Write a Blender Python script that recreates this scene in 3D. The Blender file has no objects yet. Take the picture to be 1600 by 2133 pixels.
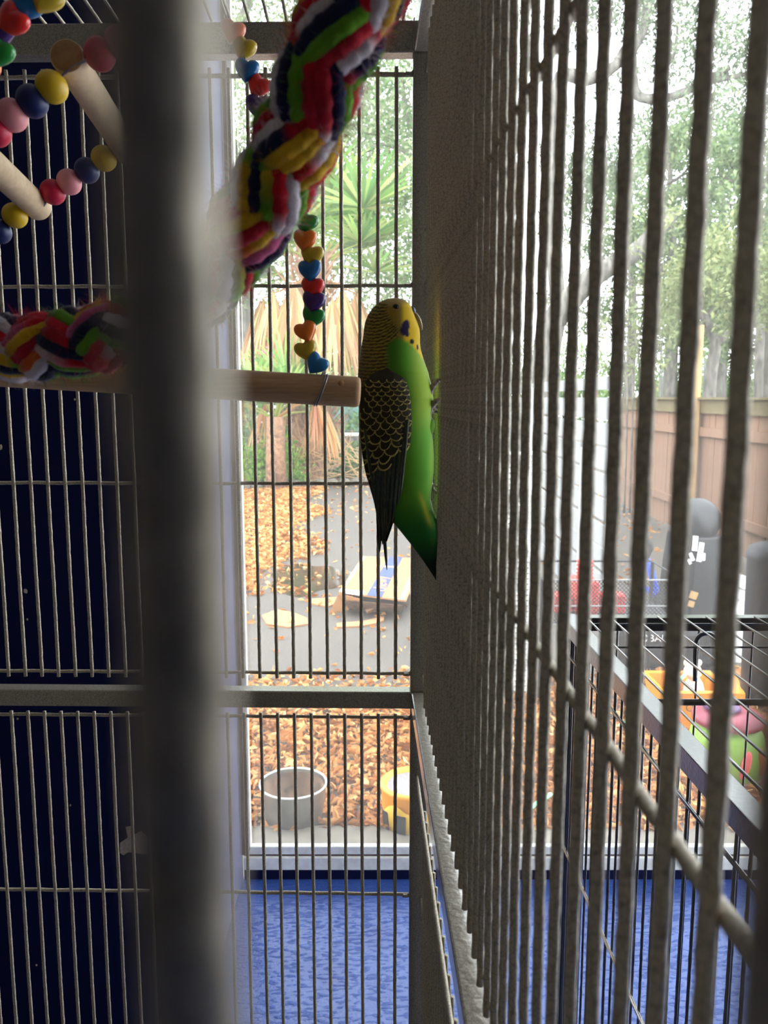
import bpy, math, random
import numpy as np
from mathutils import Vector, Matrix, Euler

# ------------------------------------------------------------ camera, sky, exposure
S = bpy.context.scene
COL = S.collection
CH = 1.5                                   # camera height above the porch floor
PITCH = math.radians(7.95)
FPX = 1700.0                               # focal length in pixels of the 1600x2133 frame
cam_d = bpy.data.cameras.new('camera'); cam = bpy.data.objects.new('camera', cam_d); COL.objects.link(cam)
cam.location = (0, 0, CH); cam.rotation_euler = (math.pi/2-PITCH, 0, 0)
cam_d.sensor_fit = 'HORIZONTAL'; cam_d.sensor_width = 36.0; cam_d.lens = 36.0*FPX/1600.0
cam_d.clip_start = 0.004; cam_d.clip_end = 200
cam_d.dof.use_dof = True; cam_d.dof.focus_distance = 0.66; cam_d.dof.aperture_fstop = 32.0
S.camera = cam
wd = bpy.data.worlds.new('sky'); S.world = wd; wd.use_nodes = True
bgn = wd.node_tree.nodes['Background']; bgn.inputs[0].default_value = (0.88, 0.93, 1.0, 1); bgn.inputs[1].default_value = 4.2
S.view_settings.view_transform = 'Standard'; S.view_settings.look = 'None'
S.view_settings.exposure = 0.76; S.view_settings.gamma = 1.0; S.view_settings.use_curve_mapping = False
S.cycles.max_bounces = 10; S.cycles.transparent_max_bounces = 24; S.cycles.diffuse_bounces = 5

CP, SP = math.cos(PITCH), math.sin(PITCH)
def P(px, py, Y):
    "point at world depth Y on the line of sight of pixel (px, py)"
    u = (px-800)/FPX; v = (1066.5-py)/FPX
    d = Vector((u, CP+v*SP, -SP+v*CP)); d *= Y/d.y
    return Vector((d.x, d.y, d.z+CH))
def Z(h): return h+CH
def onz(px, py, z):
    "point at height z (above porch floor) on the line of sight of a pixel"
    u = (px-800)/FPX; v = (1066.5-py)/FPX
    d = Vector((u, CP+v*SP, -SP+v*CP)); d *= (z-CH)/d.z
    return Vector((d.x, d.y, z))

# ------------------------------------------------------------ materials
def lin(c):
    return tuple((x/255/12.92 if x/255 <= .04045 else ((x/255+.055)/1.055)**2.4) for x in c[:3])
def rgba(c): return lin(c)+(1,)
class NT:
    def __init__(s, name):
        s.m = bpy.data.materials.new(name); s.m.use_nodes = True; s.t = s.m.node_tree; s.n = s.t.nodes; s.b = s.n['Principled BSDF']
        s.tc = None
    def new(s, typ, **k):
        n = s.n.new(typ)
        for a, v in k.items():
            if a in n.inputs: n.inputs[a].default_value = v
            else: setattr(n, a, v)
        return n
    def link(s, a, b): s.t.links.new(a, b)
    def coord(s, scale=(1, 1, 1), kind='Object'):
        if not s.tc: s.tc = s.new('ShaderNodeTexCoord')
        mp = s.new('ShaderNodeMapping'); mp.inputs['Scale'].default_value = scale
        s.link(s.tc.outputs[kind], mp.inputs[0]); return mp.outputs[0]
    def noise(s, scale, detail=4, sc3=(1, 1, 1), rough=.55):
        n = s.new('ShaderNodeTexNoise'); n.inputs['Scale'].default_value = scale; n.inputs['Detail'].default_value = detail
        n.inputs['Roughness'].default_value = rough; s.link(s.coord(sc3), n.inputs['Vector']); return n.outputs['Fac']
    def ramp(s, fac, stops):
        r = s.new('ShaderNodeValToRGB'); el = r.color_ramp.elements
        while len(el) < len(stops): el.new(.5)
        for e, (p, c) in zip(el, stops): e.position = p; e.color = rgba(c)
        s.link(fac, r.inputs[0]); return r.outputs[0]
    def bump(s, h, strength=.3, dist=.001):
        b = s.new('ShaderNodeBump'); b.inputs['Strength'].default_value = strength; b.inputs['Distance'].default_value = dist
        s.link(h, b.inputs['Height']); s.link(b.outputs[0], s.b.inputs['Normal'])
    def mixc(s, fac, a, b, mode='MIX'):
        m = s.new('ShaderNodeMix', data_type='RGBA', blend_type=mode)
        for sock, v in ((m.inputs[0], fac), (m.inputs[6], a), (m.inputs[7], b)):
            if isinstance(v, (int, float)): sock.default_value = v
            elif isinstance(v, tuple): sock.default_value = rgba(v)
            else: s.link(v, sock)
        return m.outputs[2]
def plain(name, c, rough=.5, metal=0, var=.12, scale=60, bump=0, bdist=.0006, spec=.5, coat=0, sss=0, aniso=(1, 1, 1), trans=0):
    t = NT(name); t.b.inputs['Roughness'].default_value = rough; t.b.inputs['Metallic'].default_value = metal
    t.b.inputs['Specular IOR Level'].default_value = spec; t.b.inputs['Coat Weight'].default_value = coat
    nz = t.noise(scale, 3, aniso)
    dark = tuple(max(0, x*(1-var)) for x in c); lite = tuple(min(255, x*(1+var)) for x in c)
    t.link(t.ramp(nz, [(.3, dark), (.7, lite)]), t.b.inputs['Base Color'])
    if bump: t.bump(nz, bump, bdist)
    if sss: t.b.inputs['Subsurface Weight'].default_value = sss; t.b.inputs['Subsurface Scale'].default_value = .004
    return t.m
def vcol(name, rough=.6, spec=.3, transl=0, bump=0, bscale=300, an=(1, 1, 1), bdist=.0005, sheen=0):
    t = NT(name); a = t.new('ShaderNodeVertexColor'); a.layer_name = 'Col'
    t.link(a.outputs[0], t.b.inputs['Base Color']); t.b.inputs['Roughness'].default_value = rough
    t.b.inputs['Specular IOR Level'].default_value = spec
    if bump: t.bump(t.noise(bscale, 3, an), bump, bdist)
    if sheen: t.b.inputs['Sheen Weight'].default_value = sheen
    if transl:
        tr = t.new('ShaderNodeBsdfTranslucent'); t.link(a.outputs[0], tr.inputs[0])
        mx = t.new('ShaderNodeMixShader'); mx.inputs[0].default_value = transl
        t.link(t.b.outputs[0], mx.inputs[1]); t.link(tr.outputs[0], mx.inputs[2])
        t.link(mx.outputs[0], t.n['Material Output'].inputs[0])
    return t.m
def hammer(name, dark, lite, rough=.38, vs=420, coat=1):
    t = NT(name); t.b.inputs['Roughness'].default_value = rough; t.b.inputs['Metallic'].default_value = .35
    v = t.new('ShaderNodeTexVoronoi', feature='DISTANCE_TO_EDGE'); v.inputs['Scale'].default_value = vs
    n = t.new('ShaderNodeTexNoise'); n.inputs['Scale'].default_value = vs*.6; t.link(t.coord(), n.inputs['Vector'])
    ad = t.new('ShaderNodeVectorMath', operation='MULTIPLY_ADD'); ad.inputs[1].default_value = (.004,)*3
    t.link(n.outputs['Color'], ad.inputs[0]); t.link(t.coord(), ad.inputs[2]); t.link(ad.outputs[0], v.inputs['Vector'])
    c = t.ramp(v.outputs['Distance'], [(0, dark), (.10, lite)])
    nb = t.noise(900, 2); c2 = t.mixc(nb, c, lite); t.link(c2, t.b.inputs['Base Color'])
    t.bump(n.outputs['Fac'], .55, .0009); t.b.inputs['Coat Weight'].default_value = coat; t.b.inputs['Coat Roughness'].default_value = .16; t.b.inputs['Coat IOR'].default_value = 1.85; return t.m
def wood(name, a, b, rough=.6, ax=(1, 1, 1), scale=60, bump=.15):
    t = NT(name); t.b.inputs['Roughness'].default_value = rough; t.b.inputs['Specular IOR Level'].default_value = .25
    n = t.noise(scale, 5, ax, .65); n2 = t.noise(scale*.25, 3, (1, 1, 1))
    c = t.ramp(n, [(.3, a), (.68, b)]); c = t.mixc(n2, c, t.ramp(n, [(.35, b), (.7, tuple(min(255, x*1.06) for x in b))])); t.link(c, t.b.inputs['Base Color'])
    t.bump(n, bump, .0008); return t.m
M = {}
M['cage'] = hammer('grey_hammered_paint', (70, 66, 60), (172, 164, 148))
M['cage_bar'] = hammer('grey_painted_bars', (74, 69, 60), (192, 182, 160), .5, coat=0)
M['black_cage'] = hammer('black_hammered_paint', (20, 19, 18), (66, 62, 58), .34, 500)
M['dowel'] = wood('pale_dowel_wood', (168, 128, 88), (206, 170, 128), .6, (4, 60, 60), 14)
M['dowel_b'] = wood('pale_birch_wood', (196, 168, 128), (226, 202, 164), .62, (20, 20, 20), 10)
M['endgrain'] = wood('end_grain_wood', (150, 112, 70), (196, 156, 104), .7, (1, 1, 1), 160)
for k, c in dict(red=(236, 44, 34), orange=(248, 128, 18), yellow=(206, 176, 36), blue=(18, 104, 166), purple=(70, 28, 108), green=(28, 140, 48), lightblue=(24, 124, 184), coral=(240, 130, 90)).items():
    M['p_'+k] = plain('glossy_%s_plastic' % k, c, .28, var=.03, coat=.2, sss=.15)
for k, c in dict(yellow=(222, 184, 20), navy=(18, 34, 92), pink=(248, 158, 160), crimson=(206, 26, 66)).items():
    M['b_'+k] = plain('painted_%s_bead' % k, c, .42, var=.05, scale=90, bump=.1)
M['wire'] = plain('bare_steel_wire', (150, 148, 146), .3, .9)
M['yarn'] = vcol('cotton_yarn', .95, .1, bump=.6, bscale=900, bdist=.0006, sheen=.3)
M['fuzz'] = vcol('cotton_fuzz', .95, .1, transl=.4)
M['feather'] = vcol('feather_body', .75, .18, bump=.25, bscale=420, an=(1, 1, .35), bdist=.0004, sheen=.15)
M['f_dark'] = plain('dark_feather', (46, 40, 26), .7, var=.2, scale=300, spec=.2)
M['f_edge'] = plain('yellow_feather_edge', (176, 160, 88), .75, var=.15, scale=300, spec=.2)
M['f_prim'] = plain('primary_feather', (58, 64, 50), .6, var=.25, scale=200, spec=.3, aniso=(6, 6, .6))
M['f_grey'] = plain('pale_feather', (176, 178, 180), .7, var=.1)
M['f_tail'] = plain('dark_green_tail_feather', (16, 48, 34), .6, var=.25, scale=200, aniso=(6, 6, .6))
M['horn'] = plain('horn_beak', (166, 152, 110), .3, var=.12, scale=200, coat=.3)
M['cere'] = plain('cere_skin', (62, 72, 106), .45, var=.1)
M['toe'] = plain('grey_toe_skin', (142, 124, 122), .5, var=.2, scale=500, bump=.4, bdist=.0003)
M['claw'] = plain('dark_claw', (60, 54, 52), .35)
M['eye'] = plain('black_eye', (10, 10, 12), .08, var=0)
M['eyelid'] = plain('olive_eyelid', (96, 86, 52), .7)
# ------------------------------------------------------------ mesh helpers
class MB:
    def __init__(s): s.v = []; s.f = []; s.mi = []; s.c = []
    def add(s, vs, fs, mi=0, col=None):
        b = len(s.v); s.v += [tuple(p) for p in vs]; s.f += [tuple(i+b for i in f) for f in fs]; s.mi += [mi]*len(fs)
        if col is not None: s.c += [tuple(col)+(1,)]*len(vs) if not isinstance(col, list) else col
        return s
    def box(s, c, d, rot=None, mi=0, col=None):
        c = Vector(c); h = Vector(d)/2; pts = []
        for i in range(8):
            p = Vector(((1 if i & 1 else -1)*h.x, (1 if i & 2 else -1)*h.y, (1 if i & 4 else -1)*h.z))
            if rot is not None: p = rot @ p
            pts.append(c+p)
        return s.add(pts, [(0, 2, 3, 1), (4, 5, 7, 6), (0, 1, 5, 4), (2, 6, 7, 3), (0, 4, 6, 2), (1, 3, 7, 5)], mi, col)
    def beam(s, a, b, w, h, up=(0, 0, 1), mi=0, col=None):
        a = Vector(a); b = Vector(b); y = (b-a); L = y.length; y.normalize(); x = y.cross(Vector(up)).normalized(); z = x.cross(y)
        R = Matrix((x, y, z)).transposed(); return s.box((a+b)/2, (w, L, h), R, mi, col)
    def tube(s, pts, r, n=8, cap=True, mi=0, col=None, flat=None):
        pts = [Vector(p) for p in pts]; m = len(pts)
        rs = [r]*m if isinstance(r, (int, float)) else list(r)
        T = [(pts[min(i+1, m-1)]-pts[max(i-1, 0)]).normalized() for i in range(m)]
        a = Vector((0, 0, 1)) if abs(T[0].z) < .9 else Vector((1, 0, 0))
        N = (a-T[0]*a.dot(T[0])).normalized(); vs = []; cs = []
        for i in range(m):
            N = (N-T[i]*N.dot(T[i])).normalized(); B = T[i].cross(N)
            for k in range(n):
                t = 2*math.pi*k/n; e = 1 if flat is None else flat
                vs.append(pts[i]+N*math.cos(t)*rs[i]+B*math.sin(t)*rs[i]*e)
                if isinstance(col, list): cs.append(col[i])
        fs = [(i*n+k, i*n+(k+1) % n, (i+1)*n+(k+1) % n, (i+1)*n+k) for i in range(m-1) for k in range(n)]
        if cap: fs += [tuple(range(n))[::-1], tuple((m-1)*n+k for k in range(n))]
        return s.add(vs, fs, mi, cs if isinstance(col, list) else col)
    def lathe(s, o, prof, n=32, mi=0, col=None, R=None, sx=1, sy=1, cap=True):
        o = Vector(o); vs = []
        for r, z in prof:
            for k in range(n):
                t = 2*math.pi*k/n; p = Vector((r*math.cos(t)*sx, r*math.sin(t)*sy, z))
                vs.append(o+(R @ p if R is not None else p))
        m = len(prof)
        fs = [(i*n+k, i*n+(k+1) % n, (i+1)*n+(k+1) % n, (i+1)*n+k) for i in range(m-1) for k in range(n)]
        if cap and prof[0][0] > 1e-6: fs.append(tuple(range(n))[::-1])
        if cap and prof[-1][0] > 1e-6: fs.append(tuple((m-1)*n+k for k in range(n)))
        return s.add(vs, fs, mi, col)
    def ball(s, c, r, R=None, n=16, m=10, mi=0, col=None):
        rx, ry, rz = (r, r, r) if isinstance(r, (int, float)) else r
        prof = [(max(1e-7, math.sin(math.pi*i/m)), -math.cos(math.pi*i/m)*rz) for i in range(m+1)]
        return s.lathe(c, [(p, z) for p, z in prof], n, mi, col, R, rx, ry)
    def rings(s, rings, mi=0, col=None, cap=True):
        n = len(rings[0]); vs = [p for r in rings for p in r]
        fs = [(i*n+k, i*n+(k+1) % n, (i+1)*n+(k+1) % n, (i+1)*n+k) for i in range(len(rings)-1) for k in range(n)]
        if cap: fs += [tuple(range(n))[::-1], tuple((len(rings)-1)*n+k for k in range(n))]
        return s.add(vs, fs, mi, col)
    def poly(s, pts, n_, th, mi=0, col=None):
        "flat polygon with thickness th along n_"
        n_ = Vector(n_).normalized()*th; k = len(pts); a = [Vector(p) for p in pts]; b = [p+n_ for p in a]
        fs = [tuple(range(k))[::-1], tuple(range(k, 2*k))]+[(i, (i+1) % k, k+(i+1) % k, k+i) for i in range(k)]
        return s.add(a+b, fs, mi, col)
    def build(s, name, mats, parent=None, smooth=False, bevel=0, origin=None):
        me = bpy.data.meshes.new(name); V = np.array(s.v, dtype=float)
        if origin is None: origin = Vector(((V.min(0)+V.max(0))/2).tolist()) if parent is not None else Vector(((V[:, 0].min()+V[:, 0].max())/2, (V[:, 1].min()+V[:, 1].max())/2, V[:, 2].min()))
        V = V-np.array(origin); me.from_pydata(V.tolist(), [], s.f)
        mats = mats if isinstance(mats, (list, tuple)) else [mats]
        for m in mats: me.materials.append(M[m] if isinstance(m, str) else m)
        if len(mats) > 1: me.polygons.foreach_set('material_index', s.mi)
        if s.c:
            a = me.color_attributes.new('Col', 'FLOAT_COLOR', 'POINT'); a.data.foreach_set('color', np.array(s.c, dtype=np.float32).ravel())
        if smooth:
            me.polygons.foreach_set('use_smooth', [True]*len(me.polygons))
            if smooth == 'auto': me.set_sharp_from_angle(angle=math.radians(40))
        me.update()
        o = bpy.data.objects.new(name, me); COL.objects.link(o); attach(o, origin, parent)
        if bevel:
            bv = o.modifiers.new('bevel', 'BEVEL'); bv.width = bevel; bv.segments = 2; bv.limit_method = 'ANGLE'
        return o
def wpos(o):
    p = Vector(o.location)
    while o.parent: o = o.parent; p += Vector(o.location)
    return p
def attach(o, w, parent):
    if parent is not None: o.parent = parent; o.location = Vector(w)-wpos(parent)
    else: o.location = w
def tag(o, label=None, cat=None, group=None, kind=None):
    for k, v in (('label', label), ('category', cat), ('group', group), ('kind', kind)):
        if v: o[k] = v
    return o
def empty(name, loc, label, cat, group=None):
    o = bpy.data.objects.new(name, None); o.empty_display_size = .05; COL.objects.link(o); o.location = loc
    return tag(o, label, cat, group)
def dup(o, w, parent):
    c = o.copy(); COL.objects.link(c); c.parent = parent; c.location = Vector(w)-(wpos(parent) if parent else Vector()); return c
def struct(name, mb, mat, **k):
    o = mb.build(name, mat, **k); o['kind'] = 'structure'; return o
def fastmesh(name, V, F, mat, parent=None, cols=None, kind=None, smooth=False):
    "V (n,3), F (m,k) arrays"
    me = bpy.data.meshes.new(name); V = np.asarray(V, dtype=np.float64); F = np.asarray(F, dtype=np.int32)
    o_ = (V.min(0)+V.max(0))/2; V = V-o_
    me.vertices.add(len(V)); me.vertices.foreach_set('co', V.ravel())
    me.loops.add(F.size); me.loops.foreach_set('vertex_index', F.ravel())
    me.polygons.add(len(F)); me.polygons.foreach_set('loop_start', np.arange(0, F.size, F.shape[1], dtype=np.int32))
    me.update(calc_edges=True); me.materials.append(M[mat] if isinstance(mat, str) else mat)
    if smooth: me.polygons.foreach_set('use_smooth', [True]*len(me.polygons))
    if cols is not None:
        a = me.color_attributes.new('Col', 'FLOAT_COLOR', 'POINT'); a.data.foreach_set('color', np.hstack([cols, np.ones((len(cols), 1))]).astype(np.float32).ravel())
    o = bpy.data.objects.new(name, me); COL.objects.link(o); attach(o, Vector(o_.tolist()), parent)
    if kind: o['kind'] = kind
    return o
def leafcloud(name, cent, size, palette, mat, parent=None, seed=1, aspect=.45, kind=None, flat=0, var=.35, droop=0):
    "one bent leaf (2 quads) per centre"
    rg = np.random.default_rng(seed); n = len(cent); sz = size*(1+var*(rg.random(n)*2-1))
    d = rg.normal(size=(n, 3)); d[:, 2] = d[:, 2]*(1-flat)-droop; d /= np.linalg.norm(d, axis=1)[:, None]
    u = rg.normal(size=(n, 3)); 
    if flat: u[:, 2] *= (1-flat)
    w = np.cross(d, u); w /= np.linalg.norm(w, axis=1)[:, None]+1e-9; nn = np.cross(d, w)
    L = d*sz[:, None]/2; W = w*(sz*aspect)[:, None]/2; B = nn*(sz*.12)[:, None]
    V = np.stack([cent-L, cent-L*.2+W+B, cent+L, cent-L*.2-W+B, cent-B*.6], 1).reshape(-1, 3)
    i = np.arange(n)*5
    F = np.concatenate([np.stack([i, i+4, i+2, i+1], 1), np.stack([i, i+3, i+2, i+4], 1)])
    pal = np.array([lin(c) for c in palette])*(np.array([.74, .76, .66]) if mat == 'foliage' else np.array([.90, .87, .78])); k = rg.integers(0, len(pal), n); c = pal[k]*(1+.18*(rg.random((n, 1))*2-1))
    return fastmesh(name, V, F, mat, parent, np.repeat(np.clip(c, 0, 1), 5, 0), kind)
def bez(pts, n=12):
    "Catmull-Rom through points"
    p = [Vector(x) for x in pts]; p = [p[0]*2-p[1]]+p+[p[-1]*2-p[-2]]; out = []
    for i in range(1, len(p)-2):
        for k in range(n):
            t = k/n; a, b, c, d = p[i-1:i+3]
            out.append(.5*((2*b)+(c-a)*t+(2*a-5*b+4*c-d)*t*t+(3*b-a-3*c+d)*t**3))
    out.append(p[-2]); return out
def text_obj(name, s, size, mat, origin, R, parent, extrude=.0004, fit=None):
    cu = bpy.data.curves.new(name, 'FONT'); cu.body = s; cu.size = size; cu.extrude = extrude; cu.align_x = 'CENTER'; cu.align_y = 'CENTER'
    tmp = bpy.data.objects.new(name, cu); COL.objects.link(tmp); dg = bpy.context.evaluated_depsgraph_get()
    me = bpy.data.meshes.new_from_object(tmp.evaluated_get(dg)); bpy.data.objects.remove(tmp)
    me.name = name; me.materials.clear(); me.materials.append(M[mat])
    me.transform(R.to_4x4()); o = bpy.data.objects.new(name, me); COL.objects.link(o); attach(o, origin, parent); return o
rnd = random.Random(7)

# ------------------------------------------------------------ structure: porch room
def painted(name, c, lo, bumpy=.5, rough=.32, sc=(1, 1, 1)):
    t = NT(name); t.b.inputs['Roughness'].default_value = rough
    n = t.noise(7, 6, sc); n2 = t.noise(38, 4, (1.0, 2.6, 1)); sp = t.noise(150, 2)
    base = t.ramp(n, [(.3, lo), (.65, c)])
    spk = t.ramp(sp, [(.76, (0, 0, 0)), (.80, (255, 255, 255))])
    t.link(t.mixc(spk, base, (170, 180, 200)), t.b.inputs['Base Color'])
    st = t.new('ShaderNodeMath', operation='SMOOTH_MAX'); t.link(n2, st.inputs[0]); st.inputs[1].default_value = .52; st.inputs[2].default_value = .03
    ad = t.new('ShaderNodeMath', operation='ADD'); t.link(st.outputs[0], ad.inputs[0])
    n3 = t.noise(120, 3); mu = t.new('ShaderNodeMath', operation='MULTIPLY'); t.link(n3, mu.inputs[0]); mu.inputs[1].default_value = .12; t.link(mu.outputs[0], ad.inputs[1])
    t.bump(ad.outputs[0], bumpy, .02); return t.m
M['floor'] = painted('blue_floor_paint', (60, 90, 158), (46, 72, 140), .6)
M['navy'] = plain('navy_wall_paint', (9, 13, 50), .6, var=.08, scale=12, bump=.1, bdist=.002, spec=.2)
M['jamb'] = plain('blue_grey_jamb_paint', (104, 110, 150), .5, var=.1, scale=9, bump=.15, bdist=.002)
M['white_frame'] = plain('white_aluminium', (246, 243, 228), .4, var=.06, scale=30)
M['dark_gap'] = plain('dark_window_track', (70, 44, 36), .6)
M['ceiling'] = plain('pale_ceiling_boards', (205, 203, 198), .8)
M['backwall'] = plain('dark_back_wall', (44, 40, 36), .8)
M['chip'] = plain('bare_plaster', (176, 158, 136), .9, var=.12, scale=200)
gl = NT('hazy_glass'); g = gl.n; g.remove(gl.b)
tr = gl.new('ShaderNodeBsdfTransparent'); tr.inputs[0].default_value = (.97, .98, .98, 1)
gs = gl.new('ShaderNodeBsdfGlossy'); gs.inputs['Roughness'].default_value = .03
fr = gl.new('ShaderNodeFresnel'); fr.inputs[0].default_value = 1.16
mx = gl.new('ShaderNodeMixShader'); gl.link(fr.outputs[0], mx.inputs[0]); gl.link(tr.outputs[0], mx.inputs[1]); gl.link(gs.outputs[0], mx.inputs[2])
tl = gl.new('ShaderNodeBsdfTranslucent'); tl.inputs[0].default_value = (.95, .94, .90, 1)  # translucent film mixed in to wash out the view like haze
m2 = gl.new('ShaderNodeMixShader'); dn = gl.noise(1.3, 4)
mr = gl.new('ShaderNodeMapRange'); gl.link(dn, mr.inputs[0]); mr.inputs[1].default_value = .3; mr.inputs[2].default_value = .7; mr.inputs[3].default_value = .020; mr.inputs[4].default_value = .046
gl.link(mr.outputs[0], m2.inputs[0]); gl.link(mx.outputs[0], m2.inputs[1]); gl.link(tl.outputs[0], m2.inputs[2]); gl.link(m2.outputs[0], g['Material Output'].inputs[0])
M['glass'] = gl.m

WY = 2.39                                  # window plane
struct('floor', MB().box((.2, .55, -.05), (4.6, 3.7, .1)), 'floor')
struct('ceiling', MB().box((.2, .40, 2.78), (4.7, 3.98, .06)), 'ceiling')  # unseen roof over the porch, put in to dim the interior
struct('wall_back', MB().box((.2, -1.35, 1.37), (4.6, .1, 2.75)), 'backwall')  # unseen; added to dim the porch and darken the front bar
wl = struct('wall_left', MB().box((-1.27, 1.77, 1.37), (1.65, .1, 2.75)), 'navy')        # navy partition facing the camera
wj = struct('trim_1', MB().box((-.445-.03, 2.11, 1.37), (.06, .57, 2.75)), 'jamb')       # the return that runs to the window
struct('shade_wall_right', MB().box((2.5, -.45, 1.37), (.1, 1.8, 2.75)), 'backwall')  # unseen wall, added to keep side daylight off the front bars
struct('wall_far_left', MB().box((-2.07, .2, 1.37), (.1, 3.0, 2.75)), 'backwall')
def chip(px, py, pts, name='paint_chip'):
    c = P(px, py, 1.718); mb = MB(); mb.poly([c+Vector((x*.001, 0, z*.001)) for x, z in pts], (0, -1, 0), .0012); return mb.build(name, 'chip', wl)
chip(275, 1757, [(-28, -22), (-20, -28), (-8, -20), (30, -26), (52, -18), (60, 18), (40, 12), (22, 30), (8, 22), (0, 42), (-12, 40), (-8, 14), (-26, 2)])
for px, py, r in ((53, 1231, 5), (57, 1290, 2), (0, 931, 6), (37, 1497, 2), (147, 1677, 2), (156, 832, 2), (388, 2008, 3), (76, 2010, 2)):
    chip(px, py, [(r*math.cos(a)*rnd.uniform(.7, 1.2), r*1.2*math.sin(a)*rnd.uniform(.7, 1.2)) for a in np.arange(0, 6.28, .9)])
win = empty('window_1', (1.1, WY, .10), 'wide white framed window with hazy glass along the porch', None); win['kind'] = 'structure'
X0, X1 = -.440, 2.45
MB().box(((X0+X1)/2, WY+.006, .0955), (X1-X0, .022, .027)).build('sill', 'white_frame', win, bevel=.003)
MB().box(((X0+X1)/2, WY+.010, .079), (X1-X0, .022, .006)).build('track', 'dark_gap', win)
MB().box(((X0+X1)/2, WY+.004, .0545), (X1-X0, .03, .043)).build('threshold', 'white_frame', win, bevel=.003)
MB().box(((X0+X1)/2, WY+.008, .0165), (X1-X0, .03, .033)).build('footing', 'navy', win)
MB().box((X0+.012, WY+.01, 1.42), (.020, .03, 2.65)).build('frame_side', 'white_frame', win, bevel=.002)
MB().box((X0+.004, WY-.02, 1.42), (.010, .02, 2.65)).build('gasket', 'dark_gap', win)
MB().box((X1, WY+.01, 1.42), (.05, .05, 2.65)).build('frame_side', 'white_frame', win)
MB().box(((X0+X1)/2, WY+.01, 2.72), (X1-X0, .05, .05)).build('frame_head', 'white_frame', win)
MB().box(((X0+X1)/2, WY+.02, 1.40), (X1-X0-.06, .004, 2.60)).build('pane', 'glass', win)

# ------------------------------------------------------------ bird cage
SL = -.0245                                # the side wall of the cage runs off by this slope
def SX(off, y): return off+SL*y            # x of a line parallel to the side wall
RS = .021                                  # the rear panel is turned a little
def RY(x, y0=.676): return y0-RS*x
cage = empty('bird_cage', (-.18, .35, Z(-.79)), 'large grey hammered-metal bird cage of thin vertical bars with the green parakeet inside', 'cage')
def wave_rod(L, r, n=10, seed=1, step=.0035):
    rr = random.Random(seed); m = max(4, int(L/step)); pts = []; rs = []
    ph = [rr.uniform(0, 6.28) for _ in range(4)]
    for i in range(m+1):
        z = -L/2+L*i/m
        pts.append((.00007*math.sin(z*420+ph[0])+.00010*math.sin(z*47+ph[1]), .00007*math.sin(z*380+ph[2]), z)); rs.append(r*(1+.05*math.sin(z*700+ph[3])+rr.uniform(-.03, .03)))
    return MB().tube(pts, rs, n)
ZT, ZM1, ZM2, ZB = .254, -.2385, -.2700, -.760
R0 = .00150
up = [wave_rod(ZT-ZM1, R0, seed=s) for s in (1, 2, 3)]; lo = [wave_rod(ZM2-ZB, R0, seed=s) for s in (4, 5, 6)]
upo, loo = [], []
def bar(kind, x, y, i):
    src, protos, zc = (up, upo, (ZT+ZM1)/2) if kind == 'u' else (lo, loo, (ZM2+ZB)/2)
    j = i % 3
    if len(protos) <= j:
        o = src[j].build('bar', 'cage_bar', cage, smooth=True, origin=(0, 0, 0)); protos.append(o); o.location = Vector((x, y, Z(zc)))-wpos(cage)
    else: o = dup(protos[j], (x, y, Z(zc)), cage)
    return o
n = 0
for k in range(30):                         # rear panel
    x = .0098-.01455*k; bar('u', x, RY(x, .6735), k); bar('l', x, RY(x, .6735), k+1)
for k in range(33):                         # side panel next to the bird
    y = .1032+.0168*k-.0168*2
    if y < .66: bar('u', SX(.047, y), y, k); bar('l', SX(.047, y), y, k+2).location.z -= .0545
for k in range(30):                         # front panel right at the camera
    x = .0110+.0161*(-k)
    if x > -.42:
        for o in (bar('u', x, .020, k), bar('l', x, .020, k+1)): o.scale = (.92, .92, 1)
for k in range(40):                         # far side panel, outside the view
    y = .035+.0168*k
    if y < .67: bar('u', -.432, y, k); bar('l', -.432, y, k+2)
def cross(a, b, r=.0013, name='crossbar', seed=0):
    a = Vector(a); b = Vector(b); rr = random.Random(seed); m = int((b-a).length/.004); pts = []; rs = []
    for i in range(m+1):
        t = i/m; pts.append(a.lerp(b, t)+Vector((0, 0, .0002*math.sin(i*.55+seed)+rr.uniform(-.0001, .0001)))); rs.append(r*(1+rr.uniform(-.06, .06)))
    return MB().tube(pts, rs, 10).build(name, 'cage_bar', cage, smooth=True)
XL, XR = -.43, .0225
for s, z in enumerate((.2492, .0896, -.0705, -.2345, -.2740, -.4395, -.600, -.755)):
    rr = .0015 if s else .0018
    cross((XL, RY(XL, .6760), Z(z)), (XR+.003, RY(XR, .6760), Z(z)), rr, seed=s)
    zs = z-.050 if s == 4 else z; so_ = .0446 if s == 4 else .0494; cross((SX(so_, .03), .03, Z(zs)), (SX(so_, .668), .668, Z(zs)), rr, seed=s+20)
    cross((XL, .020, Z(z)), (.045, .020+.0036, Z(z)), .0013, seed=s+40)
    cross((-.4345, .03, Z(z)), (-.4345, .68, Z(z)), .0013, seed=s+60)
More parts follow.
